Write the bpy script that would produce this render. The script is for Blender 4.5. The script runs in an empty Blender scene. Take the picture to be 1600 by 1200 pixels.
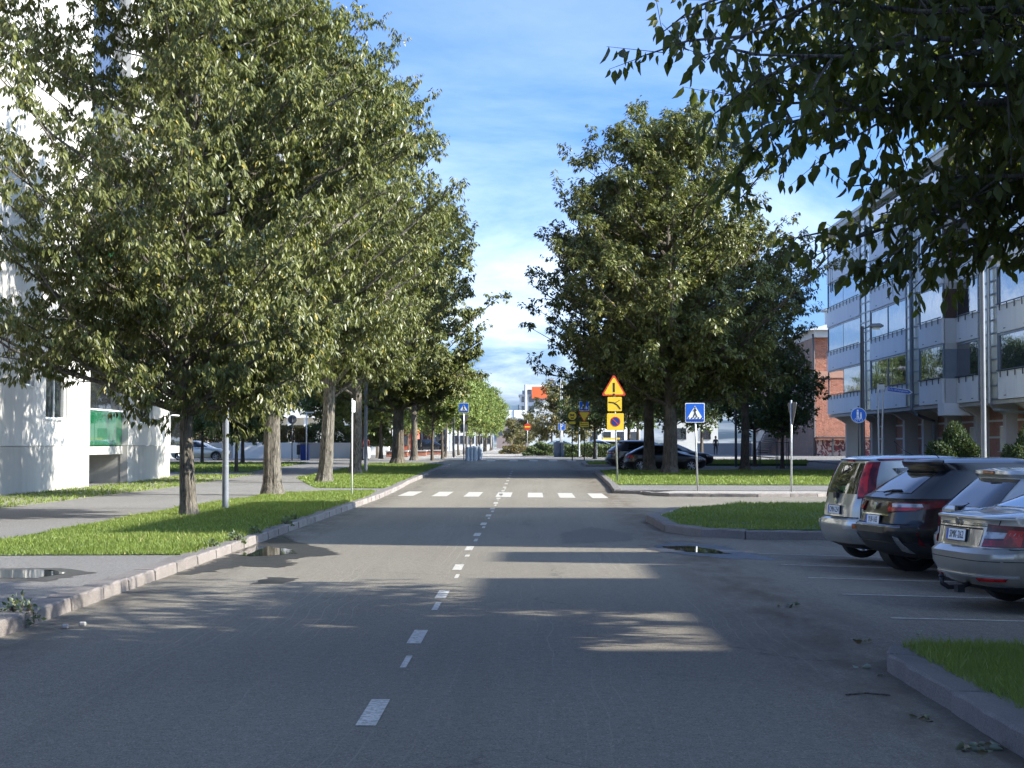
import bpy, bmesh, math, random
import numpy as np
from mathutils import Vector, Matrix
random.seed(7)
R = math.radians
scene = bpy.context.scene
COL = scene.collection

# ------------------------------------------------------------------ camera, sky, sun, exposure
cam_d = bpy.data.cameras.new('camera'); cam = bpy.data.objects.new('camera', cam_d); COL.objects.link(cam)
cam_d.sensor_width = 36.0; cam_d.lens = 36.0 * 2606 / 1600
cam_d.clip_start = 0.1; cam_d.clip_end = 6000
cam.location = (0, 0, 1.65); cam.rotation_euler = (R(90 + 2.045), 0, R(0.638))
scene.camera = cam
SUN = Vector((1.0, -0.20, 0.60)).normalized()
sun_d = bpy.data.lights.new('sun', 'SUN'); sun_o = bpy.data.objects.new('sun', sun_d); COL.objects.link(sun_o)
sun_d.energy = 3.1; sun_d.angle = R(0.53); sun_d.color = (1.0, 0.965, 0.88)
sun_o.rotation_euler = SUN.to_track_quat('Z', 'Y').to_euler(); sun_o.location = (40, -20, 40)
world = bpy.data.worlds.new('World'); scene.world = world; world.use_nodes = True
def build_world():
    nt = world.node_tree; N = nt.nodes; L = nt.links; N.clear()
    out = N.new('ShaderNodeOutputWorld'); bg = N.new('ShaderNodeBackground')
    sky = N.new('ShaderNodeTexSky'); sky.sky_type = 'NISHITA'; sky.sun_disc = False
    sky.sun_elevation = math.asin(SUN.z); sky.sun_rotation = math.atan2(SUN.x, SUN.y)
    sky.air_density = 0.5; sky.dust_density = 3.0; sky.ozone_density = 2.2
    tc = N.new('ShaderNodeTexCoord'); sep = N.new('ShaderNodeSeparateXYZ'); L.new(tc.outputs['Generated'], sep.inputs[0])
    # project direction on a cloud layer: (x/z, y/z)
    mz = N.new('ShaderNodeMath'); mz.operation = 'MAXIMUM'; mz.inputs[1].default_value = 0.0; L.new(sep.outputs['Z'], mz.inputs[0])
    az = N.new('ShaderNodeMath'); az.operation = 'ADD'; az.inputs[1].default_value = 0.06; L.new(mz.outputs[0], az.inputs[0])
    dx = N.new('ShaderNodeMath'); dx.operation = 'DIVIDE'; L.new(sep.outputs['X'], dx.inputs[0]); L.new(az.outputs[0], dx.inputs[1])
    dy = N.new('ShaderNodeMath'); dy.operation = 'DIVIDE'; L.new(sep.outputs['Y'], dy.inputs[0]); L.new(az.outputs[0], dy.inputs[1])
    cmb = N.new('ShaderNodeCombineXYZ'); L.new(dx.outputs[0], cmb.inputs[0]); L.new(dy.outputs[0], cmb.inputs[1])
    mp = N.new('ShaderNodeMapping'); mp.inputs['Rotation'].default_value = (0, 0, R(24)); mp.inputs['Scale'].default_value = (0.55, 0.32, 1)
    mp.inputs['Location'].default_value = (2.3, 0.9, 0)
    L.new(cmb.outputs[0], mp.inputs[0])
    n1 = N.new('ShaderNodeTexNoise'); n1.inputs['Scale'].default_value = 1.1; n1.inputs['Detail'].default_value = 8; n1.inputs['Roughness'].default_value = 0.62
    n1.inputs['Distortion'].default_value = 0.5
    L.new(mp.outputs[0], n1.inputs['Vector'])
    rmp = N.new('ShaderNodeValToRGB'); rmp.color_ramp.elements[0].position = 0.40; rmp.color_ramp.elements[1].position = 0.72
    L.new(n1.outputs[0], rmp.inputs[0])
    # cloud amount fades out with height above the horizon
    ele = N.new('ShaderNodeMapRange'); ele.inputs['From Min'].default_value = 0.10; ele.inputs['From Max'].default_value = 0.24
    ele.inputs['To Min'].default_value = 0.62; ele.inputs['To Max'].default_value = 0.16; L.new(sep.outputs['Z'], ele.inputs[0])
    mul = N.new('ShaderNodeMath'); mul.operation = 'MULTIPLY'; L.new(rmp.outputs[0], mul.inputs[0]); L.new(ele.outputs[0], mul.inputs[1])
    tint = N.new('ShaderNodeMix'); tint.data_type = 'RGBA'; tint.blend_type = 'MULTIPLY'; tint.inputs['Factor'].default_value = 1; L.new(sky.outputs[0], tint.inputs['A']); tint.inputs['B'].default_value = (.325, .485, .685, 1)
    mix = N.new('ShaderNodeMix'); mix.data_type = 'RGBA'; L.new(mul.outputs[0], mix.inputs['Factor'])
    L.new(tint.outputs['Result'], mix.inputs['A']); mix.inputs['B'].default_value = (3.0, 3.3, 3.7, 1)
    L.new(mix.outputs['Result'], bg.inputs['Color']); bg.inputs['Strength'].default_value = 0.15
    L.new(bg.outputs[0], out.inputs[0])
build_world()
vs = scene.view_settings; vs.view_transform = 'Standard'; vs.look = 'None'; vs.gamma = 1; vs.use_curve_mapping = False; vs.exposure = 2.12
scene.display_settings.display_device = 'sRGB'

# ------------------------------------------------------------------ terrain height
def hy(y):
    return float(np.interp(y, [-1e4, 60, 85, 115, 160, 250, 9000], [0, 0, .2, .42, .58, .7, .7]))
def hz(x, y):
    h = hy(y)
    m = min(max((y - 12.6) / 1.0, 0), 1) * min(max((29.6 - y) / 1.0, 0), 1)
    return h - 0.045 * min(max(x - 2.7, 0), 8) * m

# ------------------------------------------------------------------ materials
MATS = {}
def newmat(name):
    m = bpy.data.materials.new(name); m.use_nodes = True; m.node_tree.nodes.clear(); MATS[name] = m
    nt = m.node_tree; out = nt.nodes.new('ShaderNodeOutputMaterial'); b = nt.nodes.new('ShaderNodeBsdfPrincipled')
    nt.links.new(b.outputs[0], out.inputs[0]); return m, nt, b, out
def setp(b, **k):
    for n, v in k.items():
        n = n.replace('_', ' ')
        b.inputs[n].default_value = v
def mixc(nt, fac, a, c):
    mx = nt.nodes.new('ShaderNodeMix'); mx.data_type = 'RGBA'
    for nm, v in (('Factor', fac), ('A', a), ('B', c)):
        if isinstance(v, (int, float)): mx.inputs[nm].default_value = v
        elif isinstance(v, tuple): mx.inputs[nm].default_value = (*v[:3], 1)
        else: nt.links.new(v, mx.inputs[nm])
    return mx.outputs['Result']
def noise(nt, scale, detail=4, rough=.55, vec=None, dist=0):
    n = nt.nodes.new('ShaderNodeTexNoise'); n.inputs['Scale'].default_value = scale; n.inputs['Detail'].default_value = detail
    n.inputs['Roughness'].default_value = rough; n.inputs['Distortion'].default_value = dist
    if vec is not None: nt.links.new(vec, n.inputs['Vector'])
    return n.outputs[0]
def ramp(nt, v, p0, p1, c0=(0, 0, 0), c1=(1, 1, 1)):
    r = nt.nodes.new('ShaderNodeValToRGB'); r.color_ramp.elements[0].position = p0; r.color_ramp.elements[1].position = p1
    r.color_ramp.elements[0].color = (*c0, 1); r.color_ramp.elements[1].color = (*c1, 1); nt.links.new(v, r.inputs[0]); return r.outputs[0]
def vmap(nt, src='Object', scale=(1, 1, 1), rot=(0, 0, 0)):
    if src == 'World':
        g = nt.nodes.new('ShaderNodeNewGeometry'); o = g.outputs['Position']
    else:
        t = nt.nodes.new('ShaderNodeTexCoord'); o = t.outputs[src]
    m = nt.nodes.new('ShaderNodeMapping'); m.inputs['Scale'].default_value = scale; m.inputs['Rotation'].default_value = rot
    nt.links.new(o, m.inputs[0]); return m.outputs[0]
def bump(nt, b, h, strength=.3, dist=.01):
    bp = nt.nodes.new('ShaderNodeBump'); bp.inputs['Strength'].default_value = strength; bp.inputs['Distance'].default_value = dist
    nt.links.new(h, bp.inputs['Height']); nt.links.new(bp.outputs[0], b.inputs['Normal']); return bp
def math_(nt, op, a, c=None):
    m = nt.nodes.new('ShaderNodeMath'); m.operation = op
    for i, v in enumerate((a, c)):
        if v is None: continue
        if isinstance(v, (int, float)): m.inputs[i].default_value = v
        else: nt.links.new(v, m.inputs[i])
    return m.outputs[0]
def simple(name, col, rough=.6, metal=0, var=.12, vscale=3, bstr=0, bscale=60, coat=0, spec=.5, src='Object'):
    m, nt, b, o = newmat(name); v = vmap(nt, src)
    if var:
        f = noise(nt, vscale, 5, .6, v); f = ramp(nt, f, .3, .7)
        nt.links.new(mixc(nt, f, tuple(c * (1 - var) for c in col), tuple(min(1, c * (1 + var)) for c in col)), b.inputs['Base Color'])
        rr = nt.nodes.new('ShaderNodeMapRange'); rr.inputs['To Min'].default_value = max(rough - .06, .02); rr.inputs['To Max'].default_value = min(rough + .08, 1)
        nt.links.new(f, rr.inputs[0]); nt.links.new(rr.outputs[0], b.inputs['Roughness'])
    else:
        b.inputs['Base Color'].default_value = (*col, 1); b.inputs['Roughness'].default_value = rough
    setp(b, Metallic=metal, Coat_Weight=coat, Specular_IOR_Level=spec)
    if coat: b.inputs['Coat Roughness'].default_value = .04
    if bstr: bump(nt, b, noise(nt, bscale, 4, .6, v), bstr, .01)
    return m

def mk_asphalt(name, c0, c1, dirt=False, patch=True):
    m, nt, b, o = newmat(name); v = vmap(nt, 'World')
    fine = noise(nt, 85, 3, .8, v); med = noise(nt, 9, 9, .86, v); big = noise(nt, .35, 4, .55, vmap(nt, 'World', (1, .35, 1)))
    col = mixc(nt, ramp(nt, big, .35, .65), c0, c1)
    col = mixc(nt, math_(nt, 'MULTIPLY', ramp(nt, med, .46, .54), .40), col, tuple(c * .50 for c in c0)); col = mixc(nt, math_(nt, 'MULTIPLY', ramp(nt, noise(nt, 26, 6, .88, v), .52, .60), .6), col, tuple(min(1, c * 1.8) for c in c1))
    spk = ramp(nt, fine, .54, .64); col = mixc(nt, math_(nt, 'MULTIPLY', spk, .6), col, tuple(min(1, c * 2.4 + .03) for c in c1))
    spd = ramp(nt, noise(nt, 60, 2, .8, v), .36, .46, (1, 1, 1), (0, 0, 0)); col = mixc(nt, math_(nt, 'MULTIPLY', spd, .6), col, (.03, .029, .028))
    # thin cracks
    if patch:
        vo = nt.nodes.new('ShaderNodeTexVoronoi'); vo.feature = 'DISTANCE_TO_EDGE'; vo.inputs['Scale'].default_value = .32
        wv = nt.nodes.new('ShaderNodeVectorMath'); wv.operation = 'ADD'; nz = nt.nodes.new('ShaderNodeTexNoise'); nz.inputs['Scale'].default_value = 1.6; nz.inputs['Detail'].default_value = 5
        nt.links.new(v, nz.inputs['Vector']); nt.links.new(v, wv.inputs[0]); nt.links.new(nz.outputs[1], wv.inputs[1]); nt.links.new(wv.outputs[0], vo.inputs['Vector'])
        ck = ramp(nt, vo.outputs[0], .001, .006, (1, 1, 1), (0, 0, 0)); msk = ramp(nt, noise(nt, .22, 3, .5, v), .50, .60)
        col = mixc(nt, math_(nt, 'MULTIPLY', math_(nt, 'MULTIPLY', ck, msk), .8), col, (.018, .018, .018))
        # thin wavering ridges left by the resurfacing machine
        sx = nt.nodes.new('ShaderNodeSeparateXYZ'); nt.links.new(v, sx.inputs[0]); wob = noise(nt, 1, 2, .5, vmap(nt, 'World', (.25, .55, 1)))
        xx = math_(nt, 'ADD', sx.outputs[0], math_(nt, 'MULTIPLY', wob, .22)); fr = math_(nt, 'FRACT', math_(nt, 'MULTIPLY', xx, 7.3)); ln = ramp(nt, fr, .035, .075, (1, 1, 1), (0, 0, 0))
        mk = ramp(nt, noise(nt, 1, 3, .6, vmap(nt, 'World', (1.1, .10, 1))), .50, .60)
        col = mixc(nt, math_(nt, 'MULTIPLY', math_(nt, 'MULTIPLY', ln, mk), .40), col, tuple(min(1, c * 1.9) for c in c1))
        # long wheel-track streaks
        st = ramp(nt, noise(nt, 1, 3, .5, vmap(nt, 'World', (2.2, .05, 1))), .50, .70)
        col = mixc(nt, math_(nt, 'MULTIPLY', st, .20), col, tuple(c * .62 for c in c0))
    if dirt:
        # dusty gutter band between the lane and the parking lot
        sp = nt.nodes.new('ShaderNodeSeparateXYZ'); nt.links.new(v, sp.inputs[0])
        d = math_(nt, 'ABSOLUTE', math_(nt, 'SUBTRACT', sp.outputs[0], 2.45)); band = nt.nodes.new('ShaderNodeMapRange')
        band.inputs['From Min'].default_value = .05; band.inputs['From Max'].default_value = .85; band.inputs['To Min'].default_value = 1; band.inputs['To Max'].default_value = 0
        nt.links.new(d, band.inputs[0]); dn = ramp(nt, noise(nt, 2.2, 6, .7, vmap(nt, 'World', (1, .35, 1))), .38, .62)
        f = math_(nt, 'MULTIPLY', math_(nt, 'MULTIPLY', band.outputs[0], dn), .9); col = mixc(nt, f, col, (.085, .060, .038))
        d2 = math_(nt, 'ABSOLUTE', math_(nt, 'ADD', sp.outputs[0], 4.3)); b2 = nt.nodes.new('ShaderNodeMapRange')
        b2.inputs['From Min'].default_value = .0; b2.inputs['From Max'].default_value = .7; b2.inputs['To Min'].default_value = 1; b2.inputs['To Max'].default_value = 0
        nt.links.new(d2, b2.inputs[0]); f = math_(nt, 'MULTIPLY', math_(nt, 'MULTIPLY', b2.outputs[0], dn), .8); col = mixc(nt, f, col, (.07, .058, .043))
    nt.links.new(col, b.inputs['Base Color']); setp(b, Roughness=.86, Specular_IOR_Level=.35)
    hgt = math_(nt, 'ADD', fine, math_(nt, 'MULTIPLY', med, .8))
    if dirt:  # milled longitudinal ridges
        wv = nt.nodes.new('ShaderNodeTexWave'); wv.inputs['Scale'].default_value = 2.6; wv.inputs['Distortion'].default_value = 1.6; wv.inputs['Detail'].default_value = 2
        wv.inputs['Detail Scale'].default_value = 1.5; nt.links.new(vmap(nt, 'World', (1, .12, 1)), wv.inputs['Vector'])
        hgt = math_(nt, 'ADD', hgt, math_(nt, 'MULTIPLY', ramp(nt, wv.outputs['Fac'], .0, .12), .05))
    bump(nt, b, hgt, .8, .014)
    return m
ASPH = mk_asphalt('road_asphalt', (.142, .125, .096), (.176, .157, .122), dirt=True)
PAVE = mk_asphalt('pavement_asphalt', (.125, .118, .108), (.165, .155, .142), patch=False)
PLAZA = mk_asphalt('plaza_paving', (.24, .22, .195), (.30, .275, .24), patch=False)
PATCH = mk_asphalt('patch_asphalt', (.105, .094, .078), (.125, .112, .092), patch=False)
GRAVEL = simple('weedy_gravel', (.17, .16, .11), .95, var=.45, vscale=9, bstr=.7, bscale=40, src='World')
SOIL = simple('lawn_soil', (.050, .085, .022), .95, var=.35, vscale=2.2, bstr=.4, bscale=30, src='World')
GROUND = simple('far_ground', (.10, .11, .07), .95, var=.3, vscale=.2, src='World')

def mk_paint_white():
    m, nt, b, o = newmat('road_paint'); v = vmap(nt, 'World')
    wear = ramp(nt, noise(nt, 22, 6, .75, v), .40, .56); w2 = ramp(nt, noise(nt, 2.4, 3, .6, v), .3, .75)
    f = math_(nt, 'MULTIPLY', wear, math_(nt, 'ADD', math_(nt, 'MULTIPLY', w2, .25), .72))
    nt.links.new(mixc(nt, f, (.20, .19, .165), (.54, .50, .43)), b.inputs['Base Color']); b.inputs['Roughness'].default_value = .7
    bump(nt, b, noise(nt, 55, 3, .75, v), .4, .008); return m
LINE = mk_paint_white()
def mk_granite():
    m, nt, b, o = newmat('granite_kerb'); v = vmap(nt, 'World')
    oi = nt.nodes.new('ShaderNodeObjectInfo')
    base = mixc(nt, oi.outputs['Random'], (.16, .138, .122), (.25, .218, .195))
    sp = ramp(nt, noise(nt, 75, 4, .8, v), .42, .62); col = mixc(nt, math_(nt, 'MULTIPLY', sp, .65), base, (.42, .36, .32))
    dk = ramp(nt, noise(nt, 60, 3, .8, v), .30, .44, (1, 1, 1), (0, 0, 0)); col = mixc(nt, math_(nt, 'MULTIPLY', dk, .6), col, (.06, .055, .05))
    st = ramp(nt, noise(nt, 1.5, 5, .65, v), .45, .7); col = mixc(nt, math_(nt, 'MULTIPLY', st, .45), col, (.12, .105, .085))
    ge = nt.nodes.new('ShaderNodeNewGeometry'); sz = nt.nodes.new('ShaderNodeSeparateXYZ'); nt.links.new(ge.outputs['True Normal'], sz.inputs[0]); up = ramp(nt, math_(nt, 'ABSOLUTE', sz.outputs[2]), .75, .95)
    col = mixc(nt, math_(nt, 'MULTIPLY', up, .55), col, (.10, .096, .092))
    nt.links.new(col, b.inputs['Base Color']); b.inputs['Roughness'].default_value = .85
    bump(nt, b, noise(nt, 34, 6, .8, v), 1.0, .035); return m
GRANITE = mk_granite()
def mk_water():
    m, nt, b, o = newmat('puddle_water'); setp(b, Base_Color=(.022, .022, .02, 1), Roughness=.03, Specular_IOR_Level=.6); v = vmap(nt, 'World')
    bump(nt, b, noise(nt, 6, 2, .5, v), .02, .01); return m
WATER = mk_water()
WET = simple('wet_asphalt', (.032, .031, .030), .42, var=.25, vscale=5, bstr=.5, bscale=60, src='World')

def mk_leaf(name, c0, c1, c2, trans=.35, under=(.16, .19, .12), rough=.42, gloss=.5):
    m = bpy.data.materials.new(name); m.use_nodes = True; nt = m.node_tree; nt.nodes.clear(); out = nt.nodes.new('ShaderNodeOutputMaterial')
    at = nt.nodes.new('ShaderNodeAttribute'); at.attribute_name = 'tint'
    col = mixc(nt, ramp(nt, at.outputs['Fac'], .0, .8), c0, c1); col = mixc(nt, ramp(nt, at.outputs['Fac'], .93, .99), col, c2)
    g = nt.nodes.new('ShaderNodeNewGeometry'); col2 = mixc(nt, math_(nt, 'MULTIPLY', g.outputs['Backfacing'], .75), col, under)
    b = nt.nodes.new('ShaderNodeBsdfPrincipled'); nt.links.new(col2, b.inputs['Base Color']); setp(b, Roughness=rough, Specular_IOR_Level=gloss)
    t = nt.nodes.new('ShaderNodeBsdfTranslucent'); tc = mixc(nt, .5, col, (.20, .26, .03)); nt.links.new(tc, t.inputs[0])
    mx = nt.nodes.new('ShaderNodeMixShader'); mx.inputs[0].default_value = trans; nt.links.new(b.outputs[0], mx.inputs[1]); nt.links.new(t.outputs[0], mx.inputs[2])
    nt.links.new(mx.outputs[0], out.inputs[0]); return m
LEAF = mk_leaf('poplar_leaf', (.050, .062, .014), (.170, .172, .048), (.36, .28, .06), .22, (.17, .175, .085), .40, .38)
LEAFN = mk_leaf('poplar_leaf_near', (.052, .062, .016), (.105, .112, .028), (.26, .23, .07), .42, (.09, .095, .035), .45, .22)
LIME = mk_leaf('lime_leaf', (.11, .155, .035), (.20, .25, .06), (.36, .28, .06), .35, (.16, .19, .10), .5, .4)
MAPLE = mk_leaf('maple_leaf', (.055, .085, .024), (.10, .14, .035), (.2, .18, .05), .3)
AUTUMN = mk_leaf('autumn_leaf', (.13, .13, .05), (.24, .19, .08), (.36, .2, .08), .3)
SHRUB = mk_leaf('shrub_leaf', (.045, .07, .022), (.085, .115, .035), (.16, .14, .04), .25)
SHRUBD = mk_leaf('dark_shrub_leaf', (.018, .032, .014), (.035, .055, .022), (.06, .06, .02), .15, (.05, .07, .03), .6, .25)
REDSHRUB = mk_leaf('red_shrub_leaf', (.10, .09, .03), (.24, .13, .05), (.45, .18, .06), .3)
GRASS = mk_leaf('grass_blade', (.095, .140, .022), (.215, .262, .055), (.42, .40, .15), .38, (.15, .21, .04), .55, .3)

def mk_bark(name, c0, c1):
    m, nt, b, o = newmat(name); v = vmap(nt, 'Object', (7, 7, 1.0)); n = noise(nt, 2.6, 6, .65, v, 1.6)
    col = mixc(nt, ramp(nt, n, .38, .58), c0, c1); col = mixc(nt, math_(nt, 'MULTIPLY', ramp(nt, noise(nt, 1.2, 4, .6, vmap(nt)), .5, .7), .35), col, (.30, .27, .22))
    nt.links.new(col, b.inputs['Base Color']); b.inputs['Roughness'].default_value = .92; bump(nt, b, n, 1.0, .05); return m
BARK = mk_bark('poplar_bark', (.020, .016, .012), (.175, .15, .115)); BARKD = mk_bark('dark_bark', (.035, .028, .022), (.12, .095, .07))
STEEL = simple('galvanised_steel', (.46, .47, .47), .42, .75, var=.15, vscale=6)
PGREY = simple('grey_pole_paint', (.17, .18, .20), .45, 0, var=.1)
PDARK = simple('dark_pole_paint', (.05, .055, .065), .4, .2, var=.1)
BLACK = simple('black_plastic', (.02, .02, .021), .55, var=.1)
RUBBER = simple('tyre_rubber', (.018, .018, .018), .85, var=.15)
ALLOY = simple('alloy_rim', (.42, .43, .44), .32, .9, var=.05)
CHROME = simple('chrome', (.72, .73, .74), .12, 1, var=0)
def flat(name, c, rough=.45, **k): return simple(name, c, rough, var=.06, vscale=4, **k)
S_BLUE = flat('sign_blue', (.012, .11, .50)); S_DBLUE = flat('sign_dark_blue', (.01, .035, .19)); S_WHITE = flat('sign_white', (.78, .79, .78)); S_YEL = flat('sign_yellow', (.82, .52, .03))
S_RED = flat('sign_red', (.52, .05, .02)); S_BLACK = flat('sign_black', (.02, .018, .016)); S_BACK = flat('sign_back', (.10, .10, .105), .6)
WHITEPOLE = flat('white_pole_paint', (.70, .70, .68), .4)

# ------------------------------------------------------------------ object helpers
def props(o, label=None, cat=None, group=None, kind=None):
    if label: o['label'] = label
    if cat: o['category'] = cat
    if group: o['group'] = group
    if kind: o['kind'] = kind
    return o
def thing(name, label, cat, loc=(0, 0, 0), rz=0, group=None, kind=None):
    o = bpy.data.objects.new(name, None); COL.objects.link(o); o.location = loc; o.rotation_euler = (0, 0, rz); o.empty_display_size = .3
    return props(o, label, cat, group, kind)
def link(name, me, parent=None, loc=None):
    o = bpy.data.objects.new(name, me); COL.objects.link(o)
    if parent is not None: o.parent = parent
    if loc is not None: o.location = loc
    return o
def copy_tree(o, parent=None):
    c = o.copy(); COL.objects.link(c); c.parent = parent
    for ch in list(o.children): copy_tree(ch, c)
    return c
class MB:
    def __init__(s): s.v = []; s.f = []; s.m = []; s.mats = []
    def mi(s, m):
        if m not in s.mats: s.mats.append(m)
        return s.mats.index(m)
    def add(s, vs, fs, m):
        k = len(s.v); s.v += [tuple(p) for p in vs]; i = s.mi(m)
        for f in fs: s.f.append(tuple(j + k for j in f)); s.m.append(i)
        return s
    def box(s, x0, x1, y0, y1, z0, z1, m, rz=0, piv=None):
        vs = [(x, y, z) for z in (z0, z1) for y in (y0, y1) for x in (x0, x1)]
        if rz:
            cx, cy = piv or ((x0 + x1) / 2, (y0 + y1) / 2); c, sn = math.cos(rz), math.sin(rz)
            vs = [(cx + (x - cx) * c - (y - cy) * sn, cy + (x - cx) * sn + (y - cy) * c, z) for x, y, z in vs]
        return s.add(vs, [(0, 2, 3, 1), (4, 5, 7, 6), (0, 1, 5, 4), (2, 6, 7, 3), (0, 4, 6, 2), (1, 3, 7, 5)], m)
    def tube(s, path, rad, m, n=10, cap=True, wob=None):
        P = [Vector(p) for p in path]; rings = []; vs = []; fs = []
        up = None
        for i, p in enumerate(P):
            d = (P[min(i + 1, len(P) - 1)] - P[max(i - 1, 0)]).normalized()
            if up is None: up = d.orthogonal().normalized()
            up = (up - d * up.dot(d)); up = up.normalized() if up.length > 1e-5 else d.orthogonal().normalized()
            sd = d.cross(up); r = rad[i] if hasattr(rad, '__len__') else rad
            for k in range(n):
                a = 2 * math.pi * k / n; rr = r * (wob(i, k) if wob else 1)
                vs.append(p + up * (math.cos(a) * rr) + sd * (math.sin(a) * rr))
        for i in range(len(P) - 1):
            for k in range(n): fs.append((i * n + k, i * n + (k + 1) % n, (i + 1) * n + (k + 1) % n, (i + 1) * n + k))
        if cap: fs.append(tuple(range(n - 1, -1, -1))); fs.append(tuple((len(P) - 1) * n + k for k in range(n)))
        return s.add(vs, fs, m)
    def prism(s, pts, y0, y1, m, ax='y'):
        """polygon pts (x,z) extruded along y (or other axis)"""
        n = len(pts)
        def V(a, b, t): return (a, t, b) if ax == 'y' else ((t, a, b) if ax == 'x' else (a, b, t))
        vs = [V(a, b, y0) for a, b in pts] + [V(a, b, y1) for a, b in pts]
        fs = [tuple(range(n)), tuple(range(2 * n - 1, n - 1, -1))] + [(i, i + n, (i + 1) % n + n, (i + 1) % n) for i in range(n)]
        return s.add(vs, fs, m)
    def build(s, name, parent=None, smooth=False, off=None, bevel=0, fixn=True):
        me = bpy.data.meshes.new(name); vs = s.v
        if off is not None: vs = [(a + off[0], b + off[1], c + off[2]) for a, b, c in vs]
        me.from_pydata(vs, [], s.f)
        for m in s.mats: me.materials.append(m)
        me.polygons.foreach_set('material_index', s.m)
        if fixn or bevel:
            bm = bmesh.new(); bm.from_mesh(me)
            if bevel: bmesh.ops.bevel(bm, geom=bm.edges[:], offset=bevel, segments=1, affect='EDGES', profile=.6)
            bmesh.ops.recalc_face_normals(bm, faces=bm.faces[:]); bm.to_mesh(me); bm.free()
        if smooth: me.polygons.foreach_set('use_smooth', [True] * len(me.polygons))
        me.update(); return link(name, me, parent)
def npmesh(name, V, F, mat, attr=None, smooth=False):
    """V (n,3), F (m,k) numpy"""
    me = bpy.data.meshes.new(name); n, k = len(F), F.shape[1]
    me.vertices.add(len(V)); me.vertices.foreach_set('co', V.astype(np.float32).ravel())
    me.loops.add(n * k); me.loops.foreach_set('vertex_index', F.astype(np.int32).ravel())
    me.polygons.add(n); me.polygons.foreach_set('loop_start', (np.arange(n) * k).astype(np.int32))
    me.materials.append(mat)
    if attr is not None:
        a = me.attributes.new('tint', 'FLOAT', 'FACE'); a.data.foreach_set('value', attr.astype(np.float32))
    me.update(calc_edges=True)
    return me
def sheet(name, outline, z, mat, kind='structure', parent=None, side=None, grid=None):
    """a flat area following the terrain; side = depth of its edge skirt"""
    bm = bmesh.new(); vs = [bm.verts.new((x, y, 0)) for x, y in outline]; bm.faces.new(vs)
    ys = [y for x, y in outline]; xs = [x for x, y in outline]
    cuts = [60, 68, 76, 85, 95, 105, 115, 130, 145, 160, 200, 250]
    if grid: cuts += grid[1]
    for c in cuts:
        if min(ys) < c < max(ys): bmesh.ops.bisect_plane(bm, geom=bm.verts[:] + bm.edges[:] + bm.faces[:], plane_co=(0, c, 0), plane_no=(0, 1, 0))
    if grid:
        for c in grid[0]:
            if min(xs) < c < max(xs): bmesh.ops.bisect_plane(bm, geom=bm.verts[:] + bm.edges[:] + bm.faces[:], plane_co=(c, 0, 0), plane_no=(1, 0, 0))
    bmesh.ops.triangulate(bm, faces=bm.faces[:])
    f = hz if grid else (lambda x, y: hy(y))
    for v in bm.verts: v.co.z = f(v.co.x, v.co.y) + z
    if side:
        be = [e for e in bm.edges if e.is_boundary]; r = bmesh.ops.extrude_edge_only(bm, edges=be)
        for v in r['geom']:
            if isinstance(v, bmesh.types.BMVert): v.co.z -= side
    bmesh.ops.recalc_face_normals(bm, faces=bm.faces[:])
    if sum(fc.normal.z for fc in bm.faces) < 0: bmesh.ops.reverse_faces(bm, faces=bm.faces[:])
    me = bpy.data.meshes.new(name); bm.to_mesh(me); bm.free(); me.materials.append(mat); o = link(name, me, parent)
    if kind: o['kind'] = kind
    return o
def text_mesh(txt, size, mat, depth=.004, align='CENTER'):
    cu = bpy.data.curves.new('lettering', 'FONT'); cu.body = txt; cu.size = size; cu.extrude = depth / 2; cu.align_x = align; cu.align_y = 'CENTER'; cu.resolution_u = 2
    o = bpy.data.objects.new('lettering', cu); COL.objects.link(o); dg = bpy.context.evaluated_depsgraph_get(); me = bpy.data.meshes.new_from_object(o.evaluated_get(dg))
    bpy.data.objects.remove(o); me.materials.clear(); me.materials.append(mat); me.name = 'lettering'; return me
# ------------------------------------------------------------------ ground, road, lawns, kerbs
gx = [2.7, 3.5, 5, 7, 9, 10.7]; gy = [12.6, 13.6, 28.6, 29.6]
sheet('ground', [(-900, -60), (900, -60), (900, 3500), (-900, 3500)], -.62, GROUND)
road = sheet('road', [(-16, -30), (60, -30), (60, 150), (-16, 150)], 0, ASPH, grid=(gx, gy))
sheet('plaza', [(-60, 122), (40, 122), (40, 420), (-60, 420)], .008, PLAZA)
def dash(mb, x, y0, y1, w=.11, skew=0, z=.0045):
    mb.add([(x - w / 2, y0, hy(y0) + z), (x + w / 2, y0, hy(y0) + z), (x + w / 2 + skew, y1, hy(y1) + z), (x - w / 2 + skew, y1, hy(y1) + z)], [(0, 1, 2, 3)], LINE)
rnd = random.Random(3)
for k in range(20):
    y = 9.8 + 4 * k
    mb = MB(); dash(mb, -.965, y, y + 1.0, .12); mb.build('lane_dash', road, fixn=False)
    if k > 0 and k < 14:
        mb = MB(); w = rnd.uniform(.04, .07); yy = y - rnd.uniform(1.2, 1.7); dash(mb, -.935 + rnd.uniform(-.02, .02), yy, yy + rnd.uniform(.35, .9), w); mb.build('old_dash', road, fixn=False)
for k, x in enumerate((-3.70, -2.62, -1.60, -.60, .40, 1.38, 2.36)):
    y0 = 52.6 - .36 * k; mb = MB(); dash(mb, x - .25, y0, y0 + 4.8, .48, .0); mb.build('crosswalk_bar', road, fixn=False)
for k, x in enumerate((-4.2, -2.8, -1.2, .2, 1.6, 2.9, 4.2)):
    mb = MB(); dash(mb, x, 116, 121, .6); mb.build('crosswalk_bar', road, fixn=False)
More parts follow.
